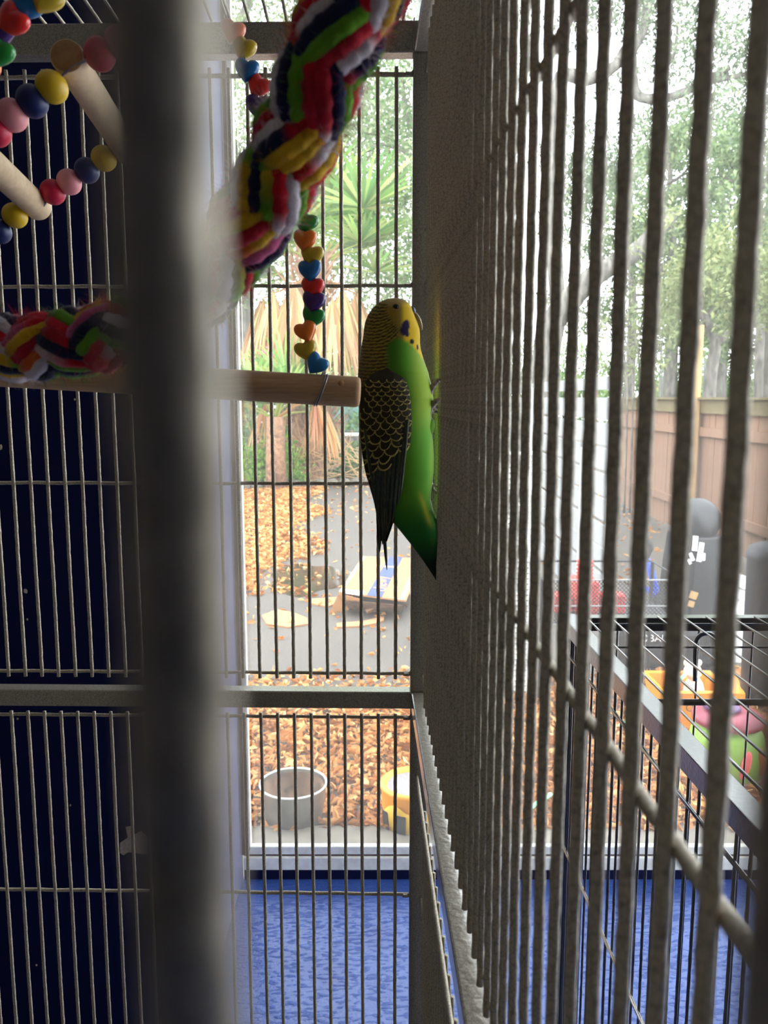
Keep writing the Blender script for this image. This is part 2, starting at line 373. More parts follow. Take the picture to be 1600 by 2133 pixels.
# welded loops where the crossbars meet the posts
for z in (.2492, .0896, -.0705, -.2345, -.2740, -.4395):
    MB().tube(bez([(.0165, RY(.02, .674), Z(z)), (.0215, .6737, Z(z)), (.0245, .6735, Z(z+.004)), (.0247, .673, Z(z+.009))], 5), [.0016]*16, 8).build('weld', 'cage', cage, smooth=True)
def rail(a, b, w=.015, h=.015, name='rail', up_=(0, 0, 1), mb=None):
    return MB().beam(a, b, w, h, up_).build(name, 'cage', cage, bevel=.0012)
def ring(zc, h):
    ys, ye = .0345, .668
    rail((XL-.012, RY(XL, .6755), Z(zc)), (XR+.0008, RY(XR, .6755), Z(zc)), .015, h)
    rail((SX(.047, ys), ys, Z(zc)), (SX(.047, ye), ye, Z(zc)), .015, h)
    rail((XL, .0255, Z(zc)), (.036, .0255, Z(zc)), .011, h)
    rail((-.4345, .04, Z(zc)), (-.4345, .67, Z(zc)), .015, h)
ring(-.2560, .0150)
ring(.2740, .0230)
ring(-.7700, .020)
for (x, y) in ((SX(.047, .676)-.0005, .6765), (-.4345, .685), (-.4345, .0275)):
    MB().box((x, y, Z(-.2415)), (.015, .015, 1.06)).build('post', 'cage', cage, bevel=.0012)
MB().box((.0545, .0285, Z(-.2415)), (.015, .012, 1.06)).build('post', 'cage', cage, bevel=.0012)
roof_rod = wave_rod(.660, .00125, seed=9)
rp = None
for k in range(31):
    x = .0085-.01455*k+.0145
    if rp is None:
        rp = roof_rod.build('roof_bar', 'cage_bar', cage, smooth=True, origin=(0, 0, 0)); rp.rotation_euler = (math.pi/2, 0, .0245); rp.location = Vector((x, .35, Z(.2895)))-wpos(cage)
    else: dup(rp, (x-.003, .35+.0004*k, Z(.2895)), cage)
for y in (.11, .34, .57): cross((-.43, y, Z(.2870)), (SX(.047, y), y, Z(.2870)), .0013, 'crossbar', int(y*100))
MB().box((-.195, .352, Z(-.785)), (.50, .68, .012)).build('tray', 'black_cage', cage, bevel=.003)
for x in (-.42, .03):
    for y in (.04, .665):
        MB().box((x, y, Z(-1.135)), (.018, .018, .69)).build('leg', 'cage', cage)
        MB().lathe((x, y, .0), [(.016, 0), (.02, .006), (.02, .014), (.012, .02)], 16).build('foot', 'black_cage', cage, smooth='auto')
MB().box((-.195, .352, Z(-1.3)), (.45, .63, .012)).build('shelf', 'cage', cage)

# ------------------------------------------------------------ toys in the cage
def heart_mesh(w, h, th):
    mb = MB(); m = 28; out = []
    for i in range(m):
        t = 2*math.pi*i/m
        x = 16*math.copysign(abs(math.sin(t))**1.9, math.sin(t)); y = 13*math.cos(t)-3.6*math.cos(2*t)-1.2*math.cos(3*t)-.5*math.cos(4*t)
        out.append((x/16*w/2, (y+3)/15.0*h/2))
    ly = [-1, -.93, -.72, -.38, 0, .38, .72, .93, 1]; rings = []
    for q in ly:
        sc = (1-abs(q)**2.4)**.5 if abs(q) < 1 else .30; sc = max(sc, .45) if abs(q) < 1 else .25
        rings.append([(x*sc, q*th/2, z*sc) for x, z in out])
    mb.rings(rings); return mb
HM = {}
def heart(parent, px, py, Y, col, rot=0, w=.0120, h=.0112, tw=0):
    key = 'p_'+col
    if key not in HM:
        o = heart_mesh(1, 1, .62).build('heart_bead', key, parent, smooth=True, origin=(0, 0, 0)); HM[key] = o; o.location = P(px, py, Y)-wpos(parent)
    else: o = dup(HM[key], P(px, py, Y), parent)
    o.scale = (w, w, h); o.rotation_euler = (0, math.radians(rot), math.radians(tw)); return o
# perch swing: dowel hung on strings of heart beads
pa, pb = P(-75, 769, .452), P(751, 817, .452)
swing = empty('dowel_perch', (pa+pb)/2, 'thick pale wooden dowel perch hung on a string of plastic heart beads beside the parakeet', 'perch')
ax = (pb-pa).normalized(); Rr = ax.to_track_quat('Z', 'Y').to_matrix(); Lp = (pb-pa).length; rd = .00835
me_ = MB(); me_.lathe(pa, [(.0001, 0), (rd*.8, 0), (rd, .0016)]+[(rd*(1+.004*math.sin(i)), .0016+(Lp-.0032)*i/30) for i in range(1, 30)]+[(rd, Lp-.0026), (rd*.93, Lp-.0010), (rd*.84, Lp-.0003), (rd*.6, Lp), (.0001, Lp)], 40, R=Rr)
me_.build('dowel', 'dowel', swing, smooth=True)
kn = P(710, 798, .443); MB().ball(kn+Vector((0, .0003, 0)), (.0016, .0007, .0014)).build('knot', 'endgrain', swing, smooth=True)
wr = []
for i in range(64):
    a = 2*math.pi*i/32; s = i/64; c = P(664, 812, .452)+ax*(.0024*s-.0012*math.cos(a)); e1 = Vector((0, 1, 0)); e2 = ax.cross(e1).normalized()
    wr.append(c+(e1*math.cos(a)+e2*math.sin(a))*(rd+.0004)+ax*(.0030*math.sin(a)))
MB().tube(wr, .00042, 8).build('wire_loop', 'wire', swing, smooth=True)
MB().tube(bez([P(664, 786, .449), P(672, 778, .450), P(676, 765, .451)], 6), .00042, 6).build('wire_tail', 'wire', swing, smooth=True)
string_b = [(484, 68, 'coral', 18), (507, 103, 'yellow', 22), (514, 149, 'blue', 8), (537, 182, 'red', 32), (537, 224, 'purple', 4), (556, 262, 'green', 28), (572, 300, 'orange', 10), (588, 336, 'yellow', 28), (602, 371, 'blue', 10), (612, 404, 'red', 28), (620, 436, 'purple', 20),
            (636, 465, 'green', 26), (635, 503, 'orange', 6), (649, 534, 'yellow', 14), (646, 566, 'blue', -3), (651, 602, 'red', 6), (653, 631, 'purple', 10), (651, 663, 'green', 20), (639, 692, 'orange', -22), (639, 732, 'yellow', -20), (658, 760, 'lightblue', 36)]
for i, (x, y, c, r) in enumerate(string_b):
    heart(swing, x, y, .450+(i % 2)*.0012, c, r, w=.0128, h=.0134, tw=rnd.uniform(-14, 14))
MB().tube(bez([P(470, 30, .45)]+[P(x, y, .4506) for x, y, c, r in string_b]+[P(660, 790, .4506)], 4), .0005, 6).build('string', 'wire', swing, smooth=True)
MB().tube([P(470, 30, .45), P(440, -60, .45), P(425, -95, .45)], .0006, 6).build('hook', 'wire', swing, smooth=True)
# second strand of hearts, upper left, nearer
strand = empty('heart_bead_strand', P(20, 60, .32), 'strand of glossy heart beads hanging in the top left corner of the cage', 'bird toy')
HM = {}
for i, (x, y, c, r) in enumerate([(170, -62, 'green', 40), (134, -28, 'orange', 44), (94, -2, 'yellow', 30), (50, 12, 'lightblue', 42), (24, 46, 'red', 48), (-2, 70, 'purple', 10), (-8, 112, 'green', 36), (-36, 150, 'orange', 20)]):
    heart(strand, x, y, .32+(i % 2)*.002, c, r, w=.0124, h=.0132, tw=rnd.uniform(-20, 20))
MB().tube(bez([P(205, -112, .32), P(150, -45, .32), P(94, 0, .32), P(40, 30, .32), P(0, 70, .32), P(-10, 115, .32), P(-40, 160, .32)], 6), .0005, 6).build('string', 'wire', strand, smooth=True)
# bead ladder
lad = empty('bead_ladder', P(120, 300, .45), 'hanging ladder of pale wooden dowels joined by strings of round painted beads', 'bird toy')
def rung(a, b, r, name='rung'):
    ax = (b-a).normalized(); R = ax.to_track_quat('Z', 'Y').to_matrix(); L = (b-a).length
    MB().lathe(a, [(r*.97, .0004), (r, .0014)]+[(r, .0014+(L-.005)*i/12) for i in range(1, 12)]+[(r, L-.003), (r*.9, L-.001), (r*.7, L-.0002), (.0001, L)], 32, R=R).build(name, 'dowel_b', lad, smooth='auto')
    MB().lathe(a, [(.0001, -.0003), (r*.8, -.0003), (r*.955, .0006), (r*.9, .003)], 32, R=R).build('end_grain', 'endgrain', lad, smooth='auto')
rA0, rA1, rB0, rB1 = P(138, 115, .386), P(270, 322, .50), P(-120, 245, .386), P(84, 436, .50)
rung(rA0, rA1, .0075); rung(rB0, rB1, .0075)
BM = {}
def bead(px, py, Y, c, r=.0073):
    if c not in BM:
        prof = [(.0015, -.88)]+[(math.sin(t), -math.cos(t)*.93) for t in np.linspace(.25, math.pi-.25, 12)]+[(.0015, .88)]
        o = MB().lathe((0, 0, 0), [(a, z) for a, z in prof], 24).build('round_bead', 'b_'+c, lad, smooth=True, origin=(0, 0, 0)); BM[c] = o; o.location = P(px, py, Y)-wpos(lad)
    else: o = dup(BM[c], P(px, py, Y), lad)
    o.scale = (r,)*3; o.rotation_euler = (math.radians(rnd.uniform(-20, 20)), math.radians(58+rnd.uniform(-10, 10)), 0)
for a in ((207, 113, .388, 'crimson'), (250, 88, .388, 'pink'), (108, 181, .386, 'yellow'), (67, 211, .386, 'navy'), (25, 240, .386, 'pink'), (-10, 272, .386, 'crimson'),
          (216, 330, .487, 'yellow'), (181, 355, .487, 'navy'), (144, 379, .487, 'pink'), (110, 400, .487, 'crimson'), (31, 449, .487, 'yellow'), (-2, 482, .487, 'navy')): bead(*a)
MB().tube(bez([P(290, 66, .39), P(207, 113, .388), P(150, 140, .386), P(108, 181, .386), P(67, 211, .386), P(25, 240, .386), P(-50, 290, .386)], 5), .0007, 6).build('string', 'wire', lad, smooth=True)
MB().tube(bez([P(262, 318, .487), P(216, 330, .487), P(181, 355, .487), P(144, 379, .487), P(110, 400, .487), P(84, 434, .487), P(31, 449, .487), P(-40, 500, .487)], 5), .0007, 6).build('string', 'wire', lad, smooth=True)

# braided rainbow rope perch
rope = empty('rope_perch', P(500, 500, .25), 'thick braided rainbow cotton rope perch sagging across the cage', 'perch')
ctr = bez([P(830, -150, .205), P(765, -40, .207), P(705, 70, .21), P(664, 170, .214), P(625, 270, .22), P(580, 370, .226), P(525, 460, .232), P(462, 545, .24), P(392, 622, .248), P(310, 676, .256), P(210, 704, .264), P(100, 720, .272), P(-10, 726, .28), P(-140, 724, .288)], 26)
L = [0]
for a, b in zip(ctr, ctr[1:]): L.append(L[-1]+(b-a).length)
T = [(ctr[min(i+1, len(ctr)-1)]-ctr[max(0, i-1)]).normalized() for i in range(len(ctr))]
N = []; nn = Vector((0, -1, 0))
for t in T: nn = (nn-t*nn.dot(t)).normalized(); N.append(nn.copy())
W_ = 2*math.pi/.105
pal = dict(r=(196, 22, 40), g=(96, 150, 26), y=(214, 168, 34), n=(24, 24, 58), w=(214, 204, 206), m=(180, 24, 44), o=(206, 92, 30), p=(206, 96, 140))
seqs = ['rrrmrrm', 'gggyggg', 'nnnnwnn', 'wwpwrwr', 'yyggyoy', 'mrrnrrr', 'gyynngy', 'nwwwrpn', 'rrgrryr', 'ygyyrwg', 'nnrnnrn', 'wrmmwww']
rg = random.Random(3); SURF = []
ROPE_R = .0088
for sg in (1, -1):
    for k in range(4):
        mb = MB()
        for q in range(4):
            seq = seqs[(k*4+q+(5 if sg < 0 else 0)) % 12]; pts = []; cs = []; rs = []
            for i in range(len(ctr)):
                s = L[i]; th = 2*math.pi*k/4+sg*W_*s+(q-1.5)*.37
                amp = math.cos(4*W_*s); r = ROPE_R*(.80+sg*.17*amp)+(.0007 if q in (1, 2) else 0)
                B = T[i].cross(N[i]); d = N[i]*math.cos(th)+B*math.sin(th); pts.append(ctr[i]+d*r)
                f = s/.026+k*1.7+q*2.3+.3*math.sin(s*90+q)+(3 if sg < 0 else 0); j = int(f); fr_ = f-j
                c0 = lin(pal[seq[j % 7]]); c1 = lin(pal[seq[(j+1) % 7]]); w = max(0, (fr_-.86)/.14)
                c = [a*(1-w)+b*w for a, b in zip(c0, c1)]; v = 1+.22*math.sin(i*.31+k*2+q)*rg.uniform(.6, 1); cs += [(c[0]*v, c[1]*v, c[2]*v, 1)]*9; rs.append(.0025*(1+.07*math.sin(i*.9+q*2)+rg.uniform(-.03, .03)))
                SURF.append((ctr[i]+d*(r+.0022), d, T[i], c))
            mb.tube(pts, rs, 9, col=None); mb.c += cs
        mb.build('strand', 'yarn', rope, smooth=True)
fz = MB(); rg = random.Random(11)
for _ in range(15000):
    p, d, t, c = rg.choice(SURF); b = Vector((rg.gauss(0, 1), rg.gauss(0, 1), rg.gauss(0, 1))); dd = (d*rg.uniform(.2, 1)+b*.6+t*rg.uniform(-1, 1)).normalized(); l = rg.uniform(.0012, .0042); w = .00005
    s_ = dd.cross(Vector((0, 1, 0))).normalized()*w; m_ = p+dd*l*.55+b*.0004; e = p+dd*l*.9+b*.0012
    cc = tuple(min(1, x*1.15+.03) for x in c)
    fz.add([p-s_, p+s_, m_+s_*.8, m_-s_*.8, e], [(0, 1, 2, 3), (3, 2, 4)], 0, cc)
fo = fz.build('fuzz', 'fuzz', rope); fo['kind'] = 'stuff'

# ------------------------------------------------------------ the parakeet
BY = .508
bird = empty('parakeet', P(860, 1000, BY), 'green and yellow parakeet with black barred wings clinging upright to the cage bars', 'parakeet')
def sm(x, a, b):
    t = min(1, max(0, (x-a)/(b-a))); return t*t*(3-2*t)
ys = [621, 623, 627, 633, 642, 655, 670, 685, 700, 715, 730, 750, 775, 800, 830, 860, 890, 920, 950, 980, 1010, 1040, 1060, 1086, 1110, 1140, 1170, 1200, 1222]
Lf = [816, 806, 796, 786, 776, 767, 761, 758, 757, 754, 752, 750, 746, 744, 746, 750, 752, 756, 763, 773, 786, 798, 806, 817, 837, 861, 883, 903, 916]
Rt = [829, 838, 846, 853, 859, 863, 869, 874, 875, 875, 877, 883, 892, 898, 903, 900, 899, 902, 904, 904, 900, 897, 902, 911, 917, 922, 926, 928, 929]
Bf = [.5, .62, .72, .78, .8, .8, .8, .8, .8, .80, .80, .80, .82, .82, .82, .82, .82, .8, .78, .75, .7, .62, .56, .48, .42, .36, .32, .28, .25]
def prof(py): return np.interp(py, ys, Lf), np.interp(py, ys, Rt), np.interp(py, ys, Bf)
pxm = BY/FPX*1.0                            # metres per pixel at the bird (about)
def mixl(a, b, w): return tuple(x*(1-w)+y*w for x, y in zip(a, b))
GREEN = lin((96, 168, 36)); LIME = lin((168, 200, 60)); DG = lin((36, 112, 36)); TAIL = lin((10, 34, 26)); OL = lin((158, 138, 58)); MASK = lin((240, 200, 20)); CROWN = lin((168, 146, 76)); BARK = lin((44, 38, 18)); OLF = lin((144, 122, 42)); VIO = lin((34, 24, 66)); SPOT = lin((26, 14, 10)); YT = lin((206, 196, 40))  # olive and crown tones lowered to hold the shade on the head
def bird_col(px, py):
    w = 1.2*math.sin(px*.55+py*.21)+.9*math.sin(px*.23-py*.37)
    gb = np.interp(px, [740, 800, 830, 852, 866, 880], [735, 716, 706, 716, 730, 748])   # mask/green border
    c = mixl(mixl(GREEN, lin((70, 128, 30)), 1-sm(px, 815, 850)), LIME, .85*sm(px, 838, 880)*(1-sm(py, 830, 920)))  # side light put into the greens: darker back, lime towards the right edge
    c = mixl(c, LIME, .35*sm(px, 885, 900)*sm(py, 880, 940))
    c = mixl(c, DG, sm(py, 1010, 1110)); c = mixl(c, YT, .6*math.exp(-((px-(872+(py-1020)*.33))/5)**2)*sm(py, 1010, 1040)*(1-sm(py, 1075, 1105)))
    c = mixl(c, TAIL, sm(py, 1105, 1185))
    head = mixl(OLF, CROWN, 1-sm(py, 630, 650)); head = mixl(head, MASK, sm(px, 832+(4 if py > 690 else 0), 843)*sm(py, 626, 640))
    c = mixl(head, c, sm(py+w, gb-4, gb+5))
    # barred nape and back
    cb = np.interp(py, [621, 640, 655, 670, 690, 706, 720, 760, 800, 900], [800, 808, 806, 818, 832, 828, 806, 808, 806, 795])
    k = 1-sm(px+w, cb-7, cb+5)
    per = np.interp(py, [630, 700, 800], [6.0, 7.4, 8.6])
    Lx, Rx, _ = prof(py); sag = 10*((px-Lx)/60)**2
    dx = px-Lx; kk = 1-sm(py, 690, 740); ph = (py+.5*w-(kk*(.55*dx-.012*dx*dx)+(1-kk)*(.22*dx-.0035*dx*dx)))/7.0*2*math.pi
    b = sm(math.sin(ph), -.25, .45)
    bc = mixl(mixl(OL, BARK, .12+.35*sm(py, 720, 800)), BARK, b*.92); c = mixl(c, bc, k)
    def ell(cx, cy, rx, ry, a=0):
        ca, sa = math.cos(a), math.sin(a); dx, dy = px-cx, py-cy; return math.hypot((dx*ca+dy*sa)/rx, (-dx*sa+dy*ca)/ry)
    for e, cc in ((ell(843, 686, 8.5, 17, .28), VIO), (ell(846, 697, 5.5, 8, -.3), VIO), (ell(857, 714, 4.2, 5.4), SPOT), (ell(868.5, 725, 2.4, 6), SPOT)):
        c = mixl(c, cc, 1-sm(e, .86, 1.14))
    return c
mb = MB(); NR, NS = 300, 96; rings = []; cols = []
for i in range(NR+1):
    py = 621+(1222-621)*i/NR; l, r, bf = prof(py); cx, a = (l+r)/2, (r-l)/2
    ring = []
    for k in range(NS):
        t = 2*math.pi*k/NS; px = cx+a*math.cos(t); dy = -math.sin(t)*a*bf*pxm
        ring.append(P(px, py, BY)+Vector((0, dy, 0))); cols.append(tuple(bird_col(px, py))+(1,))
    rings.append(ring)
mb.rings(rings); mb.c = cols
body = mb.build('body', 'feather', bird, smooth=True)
def bsurf(px, py, off=0, side=-1):
    "point on (or off metres above) the flank facing the camera (side -1) or the far flank (+1)"
    l, r, bf = prof(py); cx, a = (l+r)/2, (r-l)/2; q = min(.995, abs(px-cx)/a)
    dy = math.sqrt(1-q*q)*a*bf*pxm+off; return P(px, py, BY)+Vector((0, side*dy, 0))
# wings
wy = [768, 775, 790, 810, 840, 870, 900, 930, 960, 985, 1010, 1040, 1070, 1100, 1125]
wL = [800, 782, 766, 756, 752, 751, 752, 754, 758, 763, 770, 778, 784, 786, 787]
wR = [812, 830, 843, 850, 854, 856, 855, 852, 848, 844, 839, 832, 825, 815, 806]
def wsurf(px, py, off=0, side=-1):
    l, r = np.interp(py, wy, wL), np.interp(py, wy, wR); c, a = (l+r)/2, (r-l)/2; q = min(1, abs(px-c)/a)
    L0, R0_, bf = prof(py); cb, ab = (L0+R0_)/2, (R0_-L0)/2
    base = math.sqrt(max(.12, 1-min(1, ((c-cb)/ab))**2))*ab*bf*pxm*(1-.25*sm(py, 980, 1100))
    th = (.0030+.0022*math.sqrt(max(0, 1-q*q)))*(1-.55*sm(py, 1000, 1120))*sm(py, 764, 800)
    return P(px, py, BY)+Vector((0, side*(base-.0035*q**2+th+off), 0))
for side in (-1, 1):
    wing = MB(); rings = []
    for i in range(61):
        py = 768+(1125-768)*i/60; l, r = np.interp(py, wy, wL), np.interp(py, wy, wR); ring = []
        for k in range(40):
            t = 2*math.pi*k/40; px = (l+r)/2+(r-l)/2*math.cos(t); s_ = math.sin(t)
            p = wsurf(px, py, 0, side); p0 = wsurf(px, py, -.006, side); q = abs(s_)**.5*(1 if s_ > 0 else 0)
            ring.append(p if s_ >= 0 else p0.lerp(p, .15))
        rings.append(ring)
    wing.rings(rings); w_o = wing.build('wing', 'f_dark', bird, smooth=True)
    # scalloped coverts: dark vanes with yellow rims, laid from the tip up
    sc = MB(); rr = random.Random(5)
    def scale_f(px, py, w, h, ang, lift, rim=.17):
        ca, sa = math.cos(ang), math.sin(ang); out = []; inn = []; m = 13
        for i in range(m):
            t = math.pi*i/(m-1); x = -math.cos(t)*w/2; y = math.sin(t)**.8*h*.62+h*.0
            out.append((x, y)); inn.append((x*(1-rim*1.15), y*(1-rim)-h*.01))
        def W(x, y, o):
            X = px+x*ca-y*sa; Y = py+x*sa+y*ca; l, r = np.interp(Y, wy, wL), np.interp(Y, wy, wR); X = min(max(X, l+.5), r-.3); return wsurf(X, Y, o, side)
        top = [W(-w*.42, -h*.45, lift), W(w*.42, -h*.45, lift)]
        O = [W(x, y, lift+.0002*(y/h)) for x, y in out]; I = [W(x, y, lift+.00042) for x, y in inn]
        vs = O+I+[W(-w*.38, -h*.4, lift+.0003), W(w*.38, -h*.4, lift+.0003)]
        sc.add(vs, [(i, i+1, m+i+1, m+i) for i in range(m-1)], 1); sc.add(vs, [tuple(range(m, 2*m))[::-1]+(2*m, 2*m+1)], 0)
    rows = []
    y0 = 975; j = 0
    while y0 > 784:
        f = (y0-784)/190; w = 17+13*f; h = 9+34*f**1.3
        l, r = np.interp(y0, wy, wL), np.interp(y0, wy, wR); n_ = max(2, int((r-l)/(w*.80)))
        for i in range(n_+1):
            x = l+(r-l)*(i+.5*(j % 2))/n_; yy = y0+rr.uniform(-2, 2)-(x-l)*.20*f+4
            if (x < l+.10*(r-l) and y0 < 880) or yy > 1002-(x-756)*.95: continue
            if x > r+2: continue
            scale_f(x, yy, w*rr.uniform(.9, 1.15), h*rr.uniform(.85, 1.1), .18+.30*f+rr.uniform(-.10, .10), .0024+(975-y0)*6e-6, .14+.16*(1-f))
        y0 -= 8.0+7.0*f; j += 1
    sc.build('covert_feathers', ['f_dark', 'f_edge'], w_o, smooth=False)['kind'] = 'stuff'
    # long flight feathers as separate blades
    for i, (bx, by, tx, ty, w, m_, off) in enumerate([(783, 880, 806, 1186, 9, 'f_prim', -.0012), (786, 905, 791, 1148, 13, 'f_prim', .0006), (800, 872, 797, 1132, 12, 'f_prim', .0010), (812, 872, 803, 1122, 11, 'f_prim', .0014), (824, 872, 809, 1108, 10, 'f_prim', .0018), (834, 872, 817, 1090, 9, 'f_prim', .0022), (842, 872, 826, 1060, 8, 'f_prim', .0026), (847, 872, 833, 1030, 7, 'f_prim', .0028), (768, 900, 783, 1044, 12, 'f_prim', .0012), (765, 890, 778, 1000, 12, 'f_prim', .0018)]):
        fm = MB(); vs = []; m = 14
        for q in range(m+1):
            t = q/m; X = bx+(tx-bx)*t; Y = by+(ty-by)*t; hw = w/2*(1-.25*t)*(1 if t < .72 else max(0.02, math.sqrt(max(0, 1-((t-.72)/.28)**2))))
            for e in (-1, -.9, 0, .9, 1):
                yy = min(Y, 1125); p = wsurf(np.interp(yy, wy, [(a+b)/2 for a, b in zip(wL, wR)])*.3+X*.7, yy, off*.6+.0006*(1-abs(e)), side)
                b = P(X+e*hw, Y, BY); vs.append(Vector((b.x, p.y, b.z)))
        fm.add(vs, [(q*5+k, q*5+k+1, q*5+5+k+1, q*5+5+k) for q in range(m) for k in (1, 2)], 0)
        b_ = len(fm.v)
        fm.add(vs, [(q*5+k, q*5+k+1, q*5+5+k+1, q*5+5+k) for q in range(m) for k in (0, 3)], 1)
        fo_ = fm.build('flight_feather', [m_, 'f_edge' if i in (3, 5, 7, 9) else ('f_grey' if i == 0 else 'f_dark')], w_o, smooth=True)
        so = fo_.modifiers.new('thick', 'SOLIDIFY'); so.thickness = .00025
# tail feathers
for (bx, by, tx, ty, w, o_) in ((908, 1150, 929, 1243, 22, 0), (902, 1140, 926, 1226, 20, .0006), (897, 1130, 922, 1212, 20, -.0006)):
    fm = MB(); vs = []; cs_ = []; m = 14
    for q in range(m+1):
        t = q/m; X = bx+(tx-bx)*t+3*math.sin(math.pi*t); Y = by+(ty-by)*t; hw = w/2*(1-t)**.75+.3
        for e in (-1, 0, 1): vs.append(P(X+e*hw*.95, Y-e*hw*.3, BY)+Vector((0, o_-.0006*(1-abs(e)), 0))); cs_.append(tuple(bird_col(X, max(Y, 1120)))+(1,))
    fm.add(vs, [(q*3+k, q*3+k+1, q*3+3+k+1, q*3+3+k) for q in range(m) for k in (0, 1)], 0, cs_)
    fo_ = fm.build('tail_feather', 'feather', bird, smooth=True); so = fo_.modifiers.new('thick', 'SOLIDIFY'); so.thickness = .0008
# vent edge fluff of leg
# eyes, cere, beak
for side in (-1, 1):
    c = bsurf(824, 643, -.0006, side)
    MB().ball(c, .0016, n=16, m=10).build('eye', 'eye', bird, smooth=True)
    th = [c+Vector((.0017*math.cos(a), side*.0006, .0015*math.sin(a))) for a in np.linspace(0, 2*math.pi, 25)]
    MB().tube(th, .00042, 6, cap=False).build('eyelid', 'eyelid', bird, smooth=True)
bk = MB(); rings = []
cl = [(851, 651), (860, 652), (867.5, 658), (873, 666), (877, 675), (878.8, 682), (879, 688)]; wd_ = [6.2, 7.6, 7.6, 6.2, 4.0, 2.2, .6]; dp = [6, 6.5, 6, 5, 3.6, 2.0, .6]
cc = bez([Vector((x, y, 0)) for x, y in cl], 6); tt = np.linspace(0, 6, len(cc))
for i, q in enumerate(cc):
    t = (cc[min(i+1, len(cc)-1)]-cc[max(i-1, 0)]).normalized(); nv = Vector((-t.y, t.x, 0)); a = np.interp(tt[i], range(7), wd_); d = np.interp(tt[i], range(7), dp)
    rings.append([P(q.x+nv.x*a*.62*math.cos(u), q.y+nv.y*a*.62*math.cos(u), BY)+Vector((0, d*pxm*math.sin(u), 0)) for u in np.linspace(0, 2*math.pi, 20, endpoint=False)])
bk.rings(rings).build('beak', 'horn', bird, smooth=True)
MB().ball(P(866, 684, BY), (.0014, .0012, .0022), n=12, m=8).build('lower_beak', 'horn', bird, smooth=True)
MB().ball(P(858.5, 646.5, BY), (.0021, .0030, .0026), R=Euler((0, math.radians(-28), 0)).to_matrix(), n=16, m=10).build('cere', 'cere', bird, smooth=True)
# feet: shank, two toes forward and two back on the wires
def toe(pts, r, name='toe'):
    c = bez([P(x, y, BY)+Vector((0, d, 0)) for x, y, d in pts], 6); m = len(c)
    MB().tube(c, [r*(1.0-.35*i/m)*(1+.12*math.sin(i*1.6)) for i in range(m)], 10).build(name, 'toe', foot, smooth=True)
    e = c[-1]; t = (c[-1]-c[-3]).normalized(); MB().tube([e, e+t*.0018+Vector((-.0004, 0, -.0008)), e+t*.0026+Vector((-.0010, 0, -.0022))], [.0007, .0005, .0001], 8).build('claw', 'claw', foot, smooth=True)
yb = -.004
foot = tag(MB().tube([P(x, y, BY)+Vector((0, d, 0)) for x, y, d in bez([(890, 884, yb), (893, 868, yb), (896, 850, yb*1.1), (899, 838, yb)], 5)], [.0022, .0021, .0019, .0018, .0017, .0016, .0016, .0016, .0016, .0016, .0016, .0016, .0016, .0016, .0017, .0018], 10).build('foot', 'toe', bird, smooth=True))
toe([(897, 850, yb), (893, 826, yb), (899, 808, yb*1.2), (908, 796, yb*1.3), (914, 792, yb*1.2)], .0021)
toe([(898, 845, yb), (904, 838, yb*1.6), (912, 833, yb*1.8), (918, 834, yb*.8)], .0019)
toe([(898, 848, .0), (906, 848, .003), (914, 846, .004), (918, 848, .002)], .0018)
toe([(896, 856, 0), (904, 858, .003), (911, 858, .003), (915, 862, .001)], .0012)
MB().ball(P(890, 893, BY)+Vector((0, yb*.4, 0)), (.0042, .0046, .0075), R=Euler((0, math.radians(16), 0)).to_matrix(), col=lin((110, 170, 46))).build('thigh_fluff', 'feather', bird, smooth=True)
foot = tag(MB().tube([P(896, 1004, BY)+Vector((0, .004, 0)), P(900, 1014, BY)+Vector((0, .004, 0)), P(902, 1022, BY)+Vector((0, .004, 0))], .0015, 10).build('foot', 'toe', bird, smooth=True))
toe([(900, 1016, .004), (906, 1012, .004), (912, 1014, .003)], .0012)
toe([(901, 1020, .004), (906, 1024, .002), (912, 1028, .001)], .0012)


# ============================================================ outside
GZ = -.13                                  # yard level (porch floor is 0)
def G(px, py): return onz(px, py, GZ)
gm = NT('wet_asphalt'); gm.b.inputs['Roughness'].default_value = .75
a_ = gm.ramp(gm.noise(1.1, 5), [(.3, (66, 60, 53)), (.7, (86, 79, 70))]); b_ = gm.ramp(gm.noise(60, 3), [(.35, (54, 48, 42)), (.65, (104, 95, 84))])
gm.link(gm.mixc(.45, a_, b_), gm.b.inputs['Base Color']); gm.bump(gm.noise(60, 3), .6, .01); M['asphalt'] = gm.m
M['mulch'] = plain('leaf_mulch', (104, 74, 46), .9, var=.35, scale=22, bump=.6, bdist=.02)
M['concrete'] = plain('pale_concrete', (104, 98, 87), .85, var=.12, scale=14, bump=.3, bdist=.004)
M['leaf'] = vcol('dry_leaves', .7, .2, transl=.25)
M['foliage'] = vcol('foliage', .6, .25, transl=.45)
M['bark'] = plain('grey_bark', (104, 100, 92), .9, var=.3, scale=14, bump=.8, bdist=.03, aniso=(1, 1, .4))
M['palmbark'] = plain('fibrous_palm_trunk', (140, 106, 80), .9, var=.3, scale=16, bump=.8, bdist=.03)
M['puddle'] = plain('puddle_water', (60, 52, 42), .06, var=.3, scale=3)
M['cardboard'] = plain('cardboard', (160, 116, 76), .85, var=.06, scale=20)
M['cardedge'] = plain('cardboard_edge', (196, 164, 116), .85, var=.05)
M['boxblue'] = plain('blue_print', (54, 68, 112), .7, var=.05)
M['boxorange'] = plain('orange_print', (230, 150, 90), .7, var=.05)
M['white'] = plain('white_paint', (232, 232, 228), .5, var=.05, scale=20)
M['tape'] = plain('white_label', (240, 240, 238), .5, var=.02)
M['steel'] = plain('dull_steel', (128, 126, 118), .38, .75, var=.25, scale=10)
M['rust'] = plain('rusty_inside', (120, 96, 74), .8, var=.3, scale=30)
